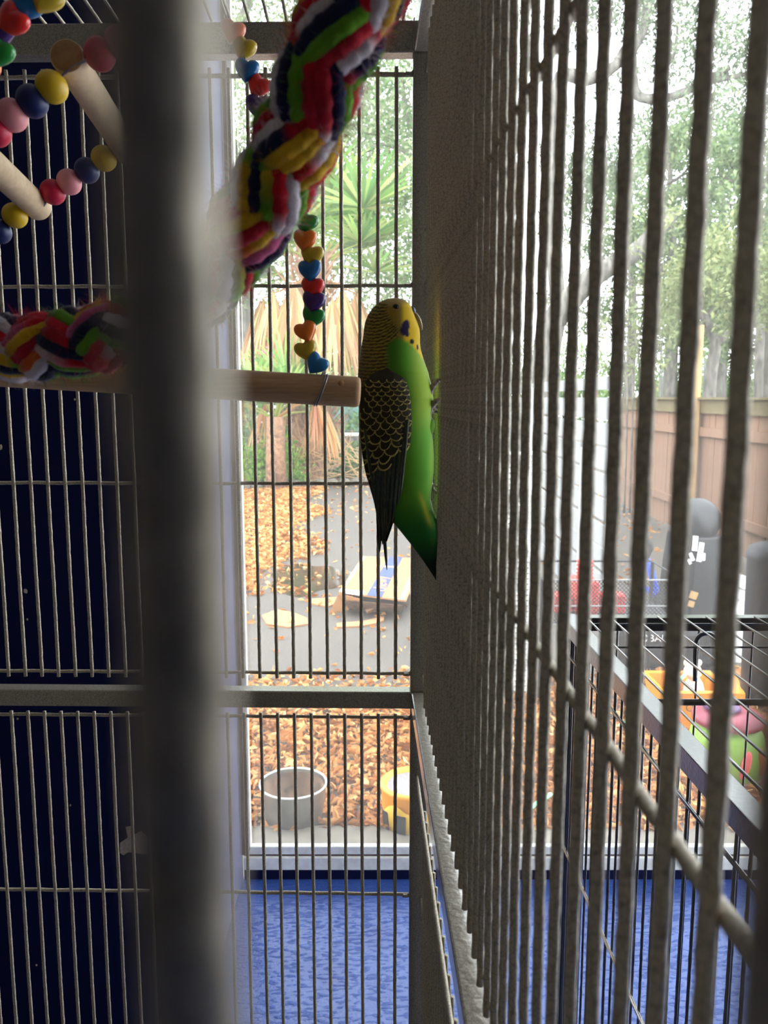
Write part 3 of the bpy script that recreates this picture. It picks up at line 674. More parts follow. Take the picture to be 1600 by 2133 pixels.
M['yellow'] = plain('yellow_plastic', (226, 146, 10), .4, var=.06, scale=8)
M['olive'] = plain('yellow_cloth', (206, 160, 18), .7, var=.15, scale=14)
M['greydisc'] = plain('grey_disc', (120, 116, 116), .5, var=.06)
M['blackp'] = plain('black_plastic', (24, 24, 26), .5, var=.3, scale=30, bump=.3, bdist=.003)
M['bluep'] = plain('blue_tube', (34, 84, 226), .35, var=.05)
M['redp'] = plain('red_metal', (206, 54, 46), .45, var=.12, scale=20)
M['greenp'] = plain('lime_plastic', (118, 156, 34), .5, var=.08)
M['pinkp'] = plain('coral_plastic', (240, 96, 96), .5, var=.05)
M['maroon'] = plain('maroon_plastic', (130, 34, 54), .45, var=.1)
M['violet'] = plain('violet_plastic', (74, 26, 84), .45, var=.1)
M['mint'] = plain('mint_strip', (130, 206, 150), .6, var=.04)
M['cream'] = plain('cream_plush', (230, 214, 200), .9, var=.06)
M['ink'] = plain('dark_print', (60, 50, 30), .6)
M['siding'] = plain('grey_siding', (134, 136, 134), .6, var=.08, scale=5)
M['fence'] = wood('brown_fence_board', (112, 84, 66), (146, 114, 92), .8, (12, 12, .6), 5, .3)
M['fencecap'] = wood('mossy_fence_rail', (84, 76, 52), (118, 106, 76), .85, (3, 3, 3), 5, .3)
M['lumber'] = wood('new_lumber', (146, 112, 70), (184, 150, 102), .75, (10, 10, .8), 5, .3)
M['teal'] = plain('teal_screen', (96, 140, 130), .7, var=.1, scale=4)
M['chain'] = plain('fence_wire', (110, 118, 112), .5, .5)

struct('ground', MB().box((0, 31.2, GZ-.05), (90, 57.6, .1)), 'asphalt')
o = MB().box((.9, 2.66, GZ+.004), (5.2, .50, .03)).build('kerb', 'concrete'); tag(o, kind='structure'); o.name = 'trim_2'
ms = MB(); mv = [(-14, 11.2), (-1.05, 15.0), (-.2, 15.6), (4, 17), (4, 40), (-30, 40), (-30, 11)]
o = MB().poly([(x, y, GZ) for x, y in mv], (0, 0, 1), .06).build('planting_bed', 'mulch'); tag(o, 'brown mulched planting bed at the foot of the palm', 'bed', kind='structure'); del o['category']; del o['label']
kb = MB()
kr = empty('stone_edging', (-1.9, 14.6, GZ), 'row of pale stones edging the planting bed left of the palm', 'edging')
for i in range(16):
    t = i/15; x = -3.6+3.3*t; y = 14.1+1.2*t
    m = MB().ball((x, y, GZ+.07), (.12, .10, .09), n=9, m=6); m.build('stone', 'concrete', kr, smooth=True)
pc = G(648, 1205); pu = MB(); pts = []
for i in range(40):
    a = 2*math.pi*i/40; r = 1+.12*math.sin(3*a+1)+.08*math.sin(7*a); pts.append((pc.x-.02+.36*r*math.cos(a), pc.y+.62*r*math.sin(a), GZ))
tag(pu.poly(pts, (0, 0, 1), .004).build('puddle', 'puddle'), 'dark rain puddle among dry leaves, reflecting the sky, left of the cardboard box', 'puddle')

# fallen leaves
rg = np.random.default_rng(4)
def scatter(n, fx, fy, keep=None):
    x = rg.uniform(*fx, n); y = rg.uniform(*fy, n); k = np.ones(n, bool) if keep is None else keep(x, y); return x[k], y[k]
pc_ = [(236, 178, 112), (216, 152, 90), (244, 206, 146), (196, 130, 74), (226, 164, 104), (150, 96, 54)]
A = []
x, y = scatter(24000, (-1.6, 3.0), (2.88, 4.75), lambda x, y: rg.random(len(x)) < np.clip((4.75-y)/.75+.05*np.sin(x*9), 0, 1)); A.append((x, y, .052, 'near'))
for i, (x, y, s, nm) in enumerate(A):
    c = np.stack([x, y, GZ+.006+rg.random(len(x))*.030], 1); o = leafcloud('leaf_litter', c, s, pc_, 'leaf', None, 21, .46, 'stuff', flat=.72)
    tag(o, 'thick carpet of tan fallen oak leaves just beyond the window', 'leaves')
def lk(x, y):
    e = -.62+.0*y-(y-6)*.075+.20*np.sin(y*2.3); d = (e-x); q = np.clip(d/.35+.35, .0, 1)
    pud = ((x-pc.x)/.50)**2+((y-pc.y)/.9)**2 < 1; q = np.where(pud, q*.25, q); return rg.random(len(x)) < q
x, y = scatter(26000, (-4.2, -.2), (6.6, 15.2), lk); c = np.stack([x, y, GZ+.008+rg.random(len(x))*.03], 1)
tag(leafcloud('leaf_drift', c, .075, pc_, 'leaf', None, 22, .46, 'stuff', flat=.72), 'drift of orange-tan fallen leaves on the left side of the yard', 'leaves')
x, y = scatter(3800, (-1.6, 4.5), (4.2, 15.5), lambda x, y: rg.random(len(x)) < .38+.4*(np.sin(x*2.1+y*1.3) > .55)); c = np.stack([x, y, GZ+.008+rg.random(len(x))*.01], 1)
tag(leafcloud('scattered_leaves', c, .065, pc_, 'leaf', None, 23, .42, 'stuff', flat=.8), 'loose dry leaves scattered thinly over the asphalt', 'leaves')

# bowl and yellow tub at the window
def bowl(name, c, r, h, lab, cat, m1, m2):
    root = empty(name, c, lab, cat)
    MB().lathe(c, [(r*.80, 0), (r*.86, .006), (r*.93, h*.5), (r*.985, h*.93), (r, h*.97), (r*1.02, h), (r, h*1.02), (r*.965, h), (r*.95, h*.93), (r*.90, h*.5), (r*.82, .016), (.001, .014)], 48).build('shell', m1, root, smooth='auto')
    return root
bc = Vector((-.352, 2.99, GZ+.001)); b = bowl('metal_bowl', bc, .128, .150, 'round dull metal bowl standing outside on the concrete at the left of the window', 'bowl', 'steel', 'rust')
MB().lathe(bc, [(.001, .030), (.10, .026), (.1125, .075), (.1175, .125), (.1190, .140)], 40, cap=False).build('dirt', 'rust', b, smooth=True)
MB().lathe(bc, [(.1270, .147), (.1306, .147), (.1318, .1505), (.1306, .154), (.1260, .153)], 48, cap=False).build('rim', 'white', b, smooth=True)
yc = Vector((.120, 2.98, GZ+.001)); y_ = empty('yellow_tub', yc, 'yellow plastic tub with a grey top disc and black marks outside the window', 'tub')
MB().lathe(yc, [(.112, 0), (.122, .01), (.128, .08), (.130, .135), (.136, .145), (.137, .156), (.130, .163), (.118, .162), (.106, .146)], 48, cap=False).build('body', 'yellow', y_, smooth=True)
MB().lathe(yc, [(.001, .1485), (.109, .1485)], 40, cap=False).build('disc', 'greydisc', y_)
fl = MB(); n_ = 24; vs = []
for i in range(n_+1):
    a = math.radians(-150+130*i/n_); h = .112+.018*math.sin(i*.5)-.03*max(0, (6-i)/6)
    for z, e in ((0.0, .010), (h*.5, .012), (h, .0075)): vs.append((yc.x+(.131+e)*math.cos(a), yc.y+(.131+e)*math.sin(a), yc.z+z))
fl.add(vs, [(i*3+k, i*3+3+k, i*3+4+k, i*3+1+k) for i in range(n_) for k in (0, 1)]); f_ = fl.build('cloth_flap', 'olive', y_, smooth=True); f_.modifiers.new('t', 'SOLIDIFY').thickness = .002
for a0, a1, z0, z1, sl in ((-145, -133, 0, .085, .4), (-123, -106, .0, .088, 0), (-70, -60, .03, .1, 0)):
    m = MB(); vs = []
    for i in range(6):
        a = math.radians(a0+(a1-a0)*i/5)
        for z in (z0, z1): vs.append((yc.x+.1465*math.cos(a-z*sl*3), yc.y+.1465*math.sin(a-z*sl*3), yc.z+z))
    m.add(vs, [(i*2, i*2+2, i*2+3, i*2+1) for i in range(5)]); mo = m.build('black_mark', 'blackp', y_); mo.modifiers.new('t', 'SOLIDIFY').thickness = .003

# cardboard box and flattened pieces
box = empty('cardboard_box', G(780, 1262), 'large collapsed cardboard box with a blue printed stripe lying on the asphalt', 'box')
tl_, tr_, br_, bl_ = G(757, 1178), G(862, 1180), G(846, 1268), G(704, 1250)
zt = Vector((0, 0, .16)); zb = Vector((0, 0, .10))
def lift(px, py, z): return onz(px, py, GZ+z)
a, b, c, d = lift(757, 1161, .22), lift(884, 1166, .20), lift(846, 1254, .13), lift(706, 1236, .14)
nrm = (b-a).cross(d-a).normalized()
if nrm.z < 0: nrm = -nrm
cv = Vector((0, 0, CH)); dc = c-cv; c = cv+dc*((a-cv).dot(nrm)/dc.dot(nrm))
def bil(u, v, o=0): return (a*(1-u)+b*u)*(1-v)+(d*(1-u)+c*u)*v+nrm*o
MB().poly([bil(0, 0), bil(0, 1), bil(1, 1), bil(1, 0)], (0, 0, 1), .012).build('top_panel', 'cardboard', box)
for u0, u1, m in ((.0, .055, 'cardedge'), (.90, .97, 'cardedge')):
    MB().poly([bil(u0, .02, .013), bil(u0, 1, .013), bil(u1, 1, .013), bil(u1, .02, .013)], (0, 0, 1), .002).build('edge_strip', m, box)
MB().poly([bil(.42, .0, .013), bil(.42, 1, .013), bil(.64, 1, .013), bil(.64, .0, .013)], (0, 0, 1), .002).build('blue_stripe', 'boxblue', box)
MB().poly([bil(.38, .27, .016), bil(.38, .30, .016), bil(.66, .30, .016), bil(.66, .27, .016)], (0, 0, 1), .001).build('tape', 'cardedge', box)
MB().poly([bil(.06, .93, .013), bil(.06, 1.02, .013), bil(.36, 1.02, .013), bil(.36, .93, .013)], (0, 0, 1), .003).build('label', 'tape', box)
ux = (b-a).normalized(); uy = (a-d).normalized(); un = ux.cross(uy).normalized(); uy = un.cross(ux)
Rb = Matrix((uy*1.0, -ux, un)).transposed()
text_obj('lettering', 'chewy', .15, 'boxorange', bil(.53, .72, .017), Rb, box)
MB().poly([bil(.07, .99, 0), bil(.07, .99, -.12), bil(.02, .3, -.2), bil(.0, .1, -.02)], (-1, -.3, 0), .01).build('side_flap', 'cardboard', box)
MB().poly([lift(706, 1238, .14), lift(752, 1250, .12), lift(722, 1273, .005), lift(686, 1280, .005)], (0, 0, 1), .01).build('side_flap', 'cardboard', box)
MB().poly([lift(757, 1262, .06), lift(790, 1264, .08), lift(786, 1273, .02), lift(765, 1278, .01)], (0, 0, 1), .01).build('side_flap', 'cardboard', box)
MB().poly([lift(713, 1250, .13), lift(840, 1262, .12), lift(838, 1276, .005), lift(730, 1272, .005)], (0, -.3, 1), .006).build('under_side', 'rust', box)
for nm, pts, lab in (('cardboard_sheet', [(545, 1285), (575, 1272), (610, 1278), (640, 1290), (642, 1302), (600, 1309), (555, 1302)], 'tan piece of torn cardboard lying flat on the asphalt left of the box'),
                     ('cardboard_strip', [(701, 1301), (760, 1296), (800, 1286), (800, 1294), (788, 1300), (752, 1307), (702, 1309)], 'long narrow torn cardboard strip in front of the box'),
                     ('cardboard_scrap', [(648, 1250), (702, 1246), (706, 1258), (682, 1266), (650, 1260)], 'reddish cardboard scrap touching the left corner of the box')):
    tag(MB().poly([G(x, y) for x, y in pts], (0, 0, 1), .012).build(nm, 'cardboard'), lab, 'cardboard', 'torn cardboard pieces')

# palm
PX = G(652, 1003); PX.z = GZ
palm = empty('cabbage_palm', PX, 'cabbage palm with fan leaves and hanging tan dead fronds beyond the yard', 'palm tree')
tr_p = []; rs = []
for i in range(60):
    t = i/59; tr_p.append(PX+Vector((-.05+.15*t*t-.1*math.sin(t*3), 0, 4.2*t))); rs.append(.36*(1-.25*t)*(1+.07*math.sin(i*2.3)))
MB().tube(tr_p, rs, 16).build('trunk', 'palmbark', palm, smooth=True)
bo = MB(); rr = random.Random(8)
for i in range(150):
    z = rr.uniform(.2, 4.2); a = rr.uniform(-3.3, .2); q = PX+Vector((.33*math.cos(a), .33*math.sin(a), z)); o_ = Vector((math.cos(a), math.sin(a), 0)); sdv = rr.choice((-1, 1))
    bo.tube([q, q+o_*.10+Vector((sdv*.07, 0, .16)), q+o_*.2+Vector((sdv*.16, 0, .36))], [.035, .03, .012], 5)
o = bo.build('boot', 'palmbark', palm); o['kind'] = 'stuff'
def frond(base, d, pet, R_, dead, seed, nb=30):
    rr = random.Random(seed); d = d.normalized(); sd = d.cross(Vector((0, 0, 1))).normalized(); upv = sd.cross(d); hub = base+d*pet
    m = MB(); m.tube([base, base+d*pet*.5+upv*.05, hub], [.022, .018, .012], 5, col=lin((170, 180, 100) if not dead else (196, 154, 104)))
    g = [(150, 178, 96), (122, 158, 80), (176, 196, 120), (104, 140, 76)] if not dead else [(226, 184, 128), (206, 160, 106), (238, 202, 150), (180, 136, 90)]
    for i in range(nb):
        a = math.radians(-118+236*i/(nb-1)+rr.uniform(-3, 3)); L_ = R_*(.72+.28*math.cos(a*.6))*rr.uniform(.88, 1.05)
        dr = (d*math.cos(a)+sd*math.sin(a)); dr = (dr+upv*(.12+.18*abs(math.sin(a)))).normalized(); drop = Vector((0, 0, -1))*((.20 if not dead else .9)*rr.uniform(.7, 1.3))
        if dead: dr = (dr*.45+Vector((0, 0, -.9))).normalized()
        w = L_*.030; wv = dr.cross(upv).normalized()*w; c = lin(rr.choice(g)); c = tuple(min(1, x*rr.uniform(.72, 1.0)) for x in c)
        p0, p1, p2, p3 = hub, hub+dr*L_*.4+drop*L_*.04, hub+dr*L_*.75+drop*L_*.18, hub+dr*L_*.97+drop*L_*.45
        m.add([p0-wv*.3, p0+wv*.3, p1+wv, p1-wv, p2+wv*.7, p2-wv*.7, p3], [(0, 1, 2, 3), (3, 2, 4, 5), (5, 4, 6)], 0, c)
    return m.build('frond', 'foliage', palm)
hd = PX+Vector((.10, 0, 4.1)); rr = random.Random(12)
for i in range(26):
    a = 2*math.pi*i/26+rr.uniform(-.2, .2); el = rr.uniform(-.15, 1.15); frond(hd, Vector((math.cos(a)*math.cos(el), math.sin(a)*math.cos(el), math.sin(el))), rr.uniform(1.0, 1.5), rr.uniform(1.15, 1.5), False, i)
for i in range(16):
    a = 2*math.pi*i/16+rr.uniform(-.2, .2); el = rr.uniform(-.5, -.1); frond(hd-Vector((0, 0, .25)), Vector((math.cos(a)*math.cos(el), math.sin(a)*math.cos(el), math.sin(el))), rr.uniform(.7, 1.3), rr.uniform(1.0, 1.35), True, 50+i)
pm2 = empty('young_palm', P(575, 980, 14.6), 'low palm with green fan leaves left of the tall palm trunk', 'palm tree'); pm2.location.z = GZ
keep = palm; palm = pm2
MB().tube([pm2.location, pm2.location+Vector((0, 0, 1.3))], [.20, .15], 12).build('trunk', 'palmbark', pm2, smooth=True)
for i in range(16):
    a = 2*math.pi*i/16; el = rr.uniform(.1, 1.2); frond(Vector(pm2.location)+Vector((0, 0, 1.25)), Vector((math.cos(a)*math.cos(el), math.sin(a)*math.cos(el), math.sin(el))), rr.uniform(.6, 1.0), rr.uniform(.8, 1.1), i % 5 == 0, 90+i)
palm = keep

# shrubs in the bed
rg = np.random.default_rng(9)
def cloud_pts(cens, sig, n):
    cens = np.array(cens, float); k = rg.integers(0, len(cens), n); return cens[k]+rg.normal(size=(n, 3))*np.array(sig)
def shrub(px, py, Y, w, h, n, sz, palette, lab, seed, grp=None, name='shrub'):
    c = P(px, py, Y); c.z = GZ; r = empty(name, c, lab, 'shrub', grp)
    cens = [(c.x+rg.uniform(-w, w), c.y+rg.uniform(-w, w)*.6, GZ+h*rg.uniform(.25, .95)) for _ in range(14)]
    leafcloud('foliage', np.clip(cloud_pts(cens, (w*.22, w*.2, h*.16), n), [-99, -99, GZ+.02], [99, 99, 99]), sz, palette, 'foliage', r, seed, .5, 'stuff')
    st = MB()
    for q in cens[:8]: st.tube([c, (Vector(c)*.5+Vector(q)*.5)+Vector((0, 0, .05)), Vector(q)], [.018, .012, .006], 5)
    st.build('stem', 'bark', r); return r
gr1 = [(140, 196, 74), (170, 214, 96), (110, 170, 70), (190, 220, 130)]; gr2 = [(96, 140, 84), (120, 160, 96), (150, 182, 120), (84, 124, 74)]
shrub(545, 985, 14.9, .55, .8, 1500, .10, gr1, 'bright green leafy shrub at the left edge of the window view', 31)
shrub(598, 990, 15.1, .45, .6, 1100, .10, gr1, 'low bright green shrub at the foot of the palm trunk', 32)
shrub(705, 990, 16.2, .5, .5, 800, .10, gr2+[(196, 170, 120)], 'sparse dull green shrub right of the palm trunk', 33)
shrub(540, 930, 18, 1.3, 2.0, 3400, .13, gr2, 'tall dark green shrub behind the young palm', 34)
shrub(830, 990, 19, 1.2, 1.6, 2200, .13, gr2, 'grey-green shrub seen beside the parakeet head', 35)
# thin dry branches over the bed
o = empty('bare_branches', P(660, 960, 15.4), 'tangle of thin tan dead branches around the palm trunk', 'branches'); o.location.z = GZ
m = MB(); rr = random.Random(3)
for i in range(60):
    q = Vector((PX.x+rr.uniform(-1.3, 1.6), PX.y-rr.uniform(.3, 1.1), GZ+rr.uniform(.05, .6))); a = rr.uniform(0, 3.14); l = rr.uniform(.5, 1.4)
    m.tube(bez([q, q+Vector((math.cos(a)*l*.5, rr.uniform(-.1, .1), math.sin(a)*l*.3)), q+Vector((math.cos(a)*l, rr.uniform(-.1, .1), abs(math.sin(a))*l*.9+.02))], 4), .009, 4)
m.build('twig', 'lumber', o)['kind'] = 'stuff'
# pink flower cluster
fc = P(584, 755, 15.2); f = empty('pink_flowers', (fc.x, fc.y, GZ), 'small cluster of pink flowers between the palm fronds', 'flowers')
leafcloud('petals', cloud_pts([tuple(fc)], (.16, .1, .13), 160), .09, [(240, 150, 190), (248, 180, 206)], 'leaf', f, 40, .9, 'stuff'); MB().tube([(fc.x, fc.y, GZ), fc], [.03, .01], 6).build('stem', 'bark', f)
# teal screen, table, wire fence behind
s_ = empty('garden_screen', (0.2, 22, GZ), 'teal cloth screen on posts behind the bed, seen left of the parakeet', 'screen')
sx0, sx1 = P(690, 880, 22).x, P(800, 880, 22).x
MB().box(((sx0+sx1)/2, 22, GZ+.95), (sx1-sx0, .03, 1.1)).build('cloth', 'teal', s_)
for x in np.linspace(sx0, sx1, 4): MB().box((x, 21.96, GZ+.85), (.06, .06, 1.7)).build('post', 'chain', s_)
MB().box(((sx0+sx1)/2, 21.95, Z(-.16)), (sx1-sx0, .04, .05)).build('rail', 'cream', s_)
t_ = empty('garden_table', P(735, 945, 17), 'white topped garden table with dark legs behind the perch end', 'table'); t_.location.z = GZ
tp = P(745, 905, 17); MB().box((tp.x, 17, tp.z), (.62, .5, .05)).build('top', 'white', t_, bevel=.01); MB().box((tp.x, 17, tp.z-.08), (.56, .44, .09)).build('apron', 'steel', t_)
for dx in (-.22, .22):
    for dy in (-.18, .18): MB().box((tp.x+dx, 17+dy, (tp.z+GZ)/2-.05), (.04, .04, tp.z-GZ-.1)).build('leg', 'steel', t_)
wf = empty('wire_fence', (-1.2, 17.6, GZ), 'thin wire fence line behind the shrubs of the planting bed', 'fence')
fz_ = P(600, 898, 17.6).z
MB().tube([(-6, 17.6, fz_), (1.1, 17.6, fz_)], .012, 6).build('wire', 'chain', wf)
for x in (-5.8, -3.6, -1.55, .35): MB().tube([(x, 17.6, GZ), (x, 17.6, fz_+.03)], .02, 6).build('post', 'chain', wf)

# trees: trunk and limbs as one mesh, crown of leaves
def tree(name, base, limbs, blobs, n, sz, palette, lab, seed, r0=.2, grp=None, sig=.45):
    root = empty(name, base, lab, 'tree', grp); mb = MB()
    for pts, ra, rb in limbs:
        c = bez(pts, 6); k = len(c); rr = random.Random(seed); mb.tube(c, [ra+(rb-ra)*i/(k-1)*1.0+ra*.06*rr.uniform(-1, 1) for i in range(k)], 8)
    mb.build('trunk', 'bark', root, smooth=True)
    if blobs:
        cens = np.array([tuple(b[:3]) for b in blobs]); rr_ = np.array([b[3] if len(b) > 3 else sig for b in blobs])
        sub = rg.integers(0, len(cens), max(30, len(blobs)*7)); sc_ = cens[sub]+rg.normal(size=(len(sub), 3))*rr_[sub][:, None]; sr = rr_[sub]*.38
        k = rg.integers(0, len(sc_), n); pts = sc_[k]+rg.normal(size=(n, 3))*sr[k][:, None]*np.array([1.2, 1, .7])
        leafcloud('foliage', pts, sz, palette, 'foliage', root, seed, .42, 'stuff')
    return root
grey = [(150, 166, 128), (172, 184, 146), (130, 150, 112), (190, 200, 160)]  # leaf greens kept pale to carry the haze over the oaks
def V(px, py, Y): return P(px, py, Y)
def Gd(px, Y): q = P(px, 829, Y); return Vector((q.x, q.y, GZ))
def B4(px, py, Y, r): q = P(px, py, Y); return (q.x, q.y, q.z, r)
# big oak behind the palm
tree('live_oak', Gd(500, 24), [([Gd(500, 24), V(498, 700, 24), V(520, 450, 24), V(600, 200, 24), V(700, 20, 23)], .5, .15), ([V(520, 450, 24), V(470, 250, 24), V(500, 60, 24), V(560, -100, 24)], .25, .1), ([V(560, 320, 24), V(700, 260, 24), V(850, 300, 24)], .2, .06)],
     [B4(rg.uniform(440, 900), rg.uniform(60, 560), 24+rg.uniform(-2, 3), 1.15) for _ in range(34)]+[B4(rg.uniform(440, 800), rg.uniform(-320, 60), 22, 1.0) for _ in range(12)], 30000, .17, grey, 'huge pale live oak filling the view behind the palm', 41)
tree('moss_oak', Gd(905, 19), [([Gd(905, 19), V(900, 600, 19), V(890, 350, 19), V(870, 150, 19)], .3, .1), ([V(895, 420, 19), V(860, 330, 19), V(800, 300, 19), V(740, 330, 19)], .1, .03), ([V(890, 300, 19), V(850, 240, 19), V(835, 150, 19)], .1, .04)],
     [B4(rg.uniform(780, 930), rg.uniform(130, 420), 19+rg.uniform(-1, 1), .55) for _ in range(14)]+[B4(rg.uniform(760, 900), rg.uniform(430, 640), 20, .55) for _ in range(9)], 9000, .13, grey+gr2[:2], 'slender grey oak behind the cage corner post', 42)
# far tree line and hedges
tl = [(150, 180, 110), (128, 162, 96), (176, 200, 136), (110, 144, 88)]
for i, (px, Y, h, w) in enumerate([(430, 34, 4.6, 3.0), (620, 36, 4.0, 3.2), (790, 33, 3.6, 3.0), (930, 38, 3.0, 3.0), (1060, 40, 3.1, 3.0), (1180, 42, 2.9, 3.4), (1300, 40, 3.2, 3.2), (1430, 42, 3.0, 3.2), (1550, 40, 3.0, 3.0), (1680, 38, 3.2, 3.4)]):
    b = Gd(px, Y); tree('hedge_tree', b, [([b, b+Vector((0, 0, h*.5)), b+Vector((.2, 0, h*.9))], .2, .05)], [(b.x+rg.uniform(-w, w), b.y+rg.uniform(-1, 1), GZ+h*rg.uniform(.3, .92), .75) for _ in range(13)], 2600, .26, tl, 'distant green hedge tree '+['at the left edge of the window, behind the young palm', 'behind the tall palm trunk', 'left of the parakeet head', 'behind the cage corner post', 'behind the densest side bars', 'above the far end of the grey slat screen', 'left of the new lumber post', 'directly behind the new lumber post', 'left of the slender dark pine trunk', 'at the far right edge behind the court fence'][i], 60+i, grp='hedge trees behind the palm' if px < 860 else 'hedge trees through the side bars')
# pines at right
pin = [(128, 152, 108), (150, 172, 124), (104, 130, 92), (170, 186, 140)]
def pine(px, Y, top, lab, seed, wd=1.3, n=7000, lean=0):
    b = Gd(px, Y); tp_ = V(px+lean, top, Y); limbs = [([b, b.lerp(tp_, .5)+Vector((.15, 0, 0)), tp_], .22, .05)]; bl = []
    for i in range(15):
        t = .36+.62*i/14; q = b.lerp(tp_, t); a = rg.uniform(0, 6.28); l = wd*(1.2-.75*t)*1.9; e = q+Vector((math.cos(a)*l, math.sin(a)*l*.6, rg.uniform(.1, .7)))
        limbs.append(([q, q.lerp(e, .5)+Vector((0, 0, -.1)), e], .05, .015)); bl += [(e.x, e.y, e.z, .40), (e.x*.5+q.x*.5, e.y*.5+q.y*.5, e.z*.5+q.z*.5+.2, .38)]
    return tree('pine', b, limbs, bl, n, .15, pin, lab, seed)
pine(1393, 21, 270, 'tall pine with a grey trunk seen through the side bars', 71, 1.5, 9000)
pine(1500, 23, 285, 'rounded pine right of the tall grey-trunked pine', 72, 1.5, 9000)
pine(1590, 18, 345, 'pine at the right edge with a thin dark trunk', 73, 1.1, 7000, 12)
pine(1310, 27, 330, 'loose pine left of the tall grey-trunked pine', 74, 1.8, 7000)
tree('small_oak', Gd(1476, 12), [([Gd(1476, 12), V(1480, 790, 12), V(1490, 720, 12), V(1468, 660, 12), V(1440, 600, 12)], .11, .05), ([V(1488, 715, 12), V(1520, 690, 12), V(1545, 660, 12), V(1600, 650, 12)], .07, .04), ([V(1468, 660, 12), V(1490, 640, 12), V(1500, 620, 12)], .04, .02)],
     [B4(rg.uniform(1400, 1640), rg.uniform(500, 640), 12+rg.uniform(-.8, .8), .33) for _ in range(18)], 8000, .09, [(158, 168, 118), (176, 182, 130), (132, 148, 102), (190, 196, 150)], 'small olive-green oak rising just behind the wooden fence', 75)
tree('slender_pine', Gd(1583, 15), [([Gd(1583, 15), V(1584, 700, 15), V(1586, 560, 15), V(1570, 470, 15)], .10, .06)], [B4(1580, 455, 15, .4)], 700, .12, pin, 'dark slender tree trunk at the far right behind the fence', 76)
# leaning live oak overhead, upper right
tree('leaning_oak', Gd(1120, 13.5), [([Gd(1120, 13.5), V(1140, 720, 13.5), V(1185, 630, 13.2), V(1240, 575, 13), V(1330, 520, 12.8), V(1400, 440, 12.6)], .24, .13),
     ([V(1165, 660, 13.3), V(1150, 450, 13.3), V(1160, 180, 13), V(1230, 165, 13), V(1290, 130, 12.8), V(1335, 75, 12.6), V(1350, 0, 12.6)], .13, .06),
     ([V(1290, 130, 12.8), V(1310, 105, 12.8), V(1316, 160, 12.7), V(1330, 200, 12.7), V(1385, 205, 12.6), V(1450, 180, 12.5), V(1520, 140, 12.4)], .10, .05),
     ([V(1370, 205, 12.6), V(1378, 150, 12.5), V(1405, 110, 12.5), V(1412, 50, 12.5)], .045, .02), ([V(1450, 180, 12.5), V(1500, 165, 12.4), V(1580, 150, 12.4)], .05, .03)],
     [B4(rg.uniform(1430, 1640), rg.uniform(-60, 190), 12.4+rg.uniform(-.5, .5), .42) for _ in range(18)]+[B4(rg.uniform(1150, 1440), rg.uniform(-120, 40), 12.8, .30) for _ in range(12)]+[B4(rg.uniform(1150, 1330), rg.uniform(230, 400), 13.5, .28) for _ in range(9)],
     12000, .085, [(140, 156, 134), (164, 176, 152), (120, 138, 116), (184, 192, 166)], 'leaning live oak with crooked grey limbs across the sky at upper right', 77)
tree('bare_saplings', Gd(1350, 11.6), [([Gd(1350+dx, 11.6), V(1345+dx, 780, 11.6), V(1335+dx*1.6, 650+abs(dx), 11.6)], .018, .008) for dx in (-40, -28, -12, 4, 16, 30)], [B4(1345, 680, 11.6, .3), B4(1370, 640, 11.6, .3), B4(1320, 720, 11.6, .25)], 700, .09, [(176, 182, 140), (150, 160, 120)], 'thin bare saplings behind the fence left of the tall new post', 78)

# brown board fence along the right, running away from the house
FX = 3.6; fen = empty('board_fence', (FX, 8.5, GZ), 'brown vertical board fence with a mossy top rail running along the right of the yard', 'fence')
proto = None; y = 5.2; i = 0
while y < 12.6:
    hh = 1.37+.13-.03*(i % 3 == 1); w = .142
    if proto is None: proto = MB().box((0, 0, 0), (.02, w, 1.44)).build('board', 'fence', fen, bevel=.003, origin=(0, 0, 0)); o = proto; o.location = Vector((FX+.03, y, GZ+.76))-wpos(fen)
    else: o = dup(proto, (FX+.03+.004*rnd.uniform(-1, 1), y, GZ+.76+rnd.uniform(-.008, .008)), fen)
    y += .1475; i += 1
MB().box((FX, 8.9, Z(-.085)), (.05, 7.6, .17)).build('cap_rail', 'fencecap', fen); MB().box((FX, 8.9, Z(-.005)), (.14, 7.6, .025)).build('cap_board', 'fencecap', fen)
MB().box((FX-.005, 8.9, Z(-.375)), (.04, 7.6, .10)).build('rail', 'fence', fen); MB().box((FX-.005, 8.9, Z(-1.25)), (.04, 7.6, .09)).build('rail', 'fence', fen)
for yy in (6.2, 10.8): MB().box((FX+.09, yy, Z(-.82)), (.1, .1, 1.62)).build('post', 'fence', fen)
pz = P(1450, 678, 9.35); px_ = P(1440, 829, 9.35).x
tag(MB().box((px_, 9.35, (pz.z+GZ)/2), (.165, .13, pz.z-GZ)).build('lumber_post', 'lumber', bevel=.006), 'tall new lumber post standing in front of the brown fence', 'post')
tag(MB().tube([Gd(1287, 9.2), V(1288, 600, 9.2), V(1292, 420, 9.2)], [.035, .03, .025], 8).build('slim_pole', 'lumber'), 'slim tan wooden pole left of the brown fence', 'pole')
# grey slatted screen nearer, with white posts
SXx = 1.5; scn = empty('slatted_screen', (SXx, 8, GZ), 'pale grey horizontal slat screen with white posts running away beside the brown fence', 'fence')
z = Z(.10); i = 0
while z > GZ+.06:
    MB().box((SXx+.012*(i % 2), 8.0, z), (.02, 5.4, .150 if i else .09)).build('slat', 'siding', scn, bevel=.003); z -= .172; i += 1
for yy in (5.28, 6.02, 8.2, 10.6): MB().box((SXx-.028, yy, (GZ+Z(-.36))/2 if yy < 7 else (GZ+Z(.1))/2), (.035, .045, Z(-.36)-GZ if yy < 7 else Z(.1)-GZ)).build('post', 'white', scn, bevel=.003)
for yy in (6.0, 9.0): MB().box((SXx+.035, yy, (GZ+Z(.1))/2), (.03, .05, Z(.1)-GZ)).build('batten', 'fence', scn)
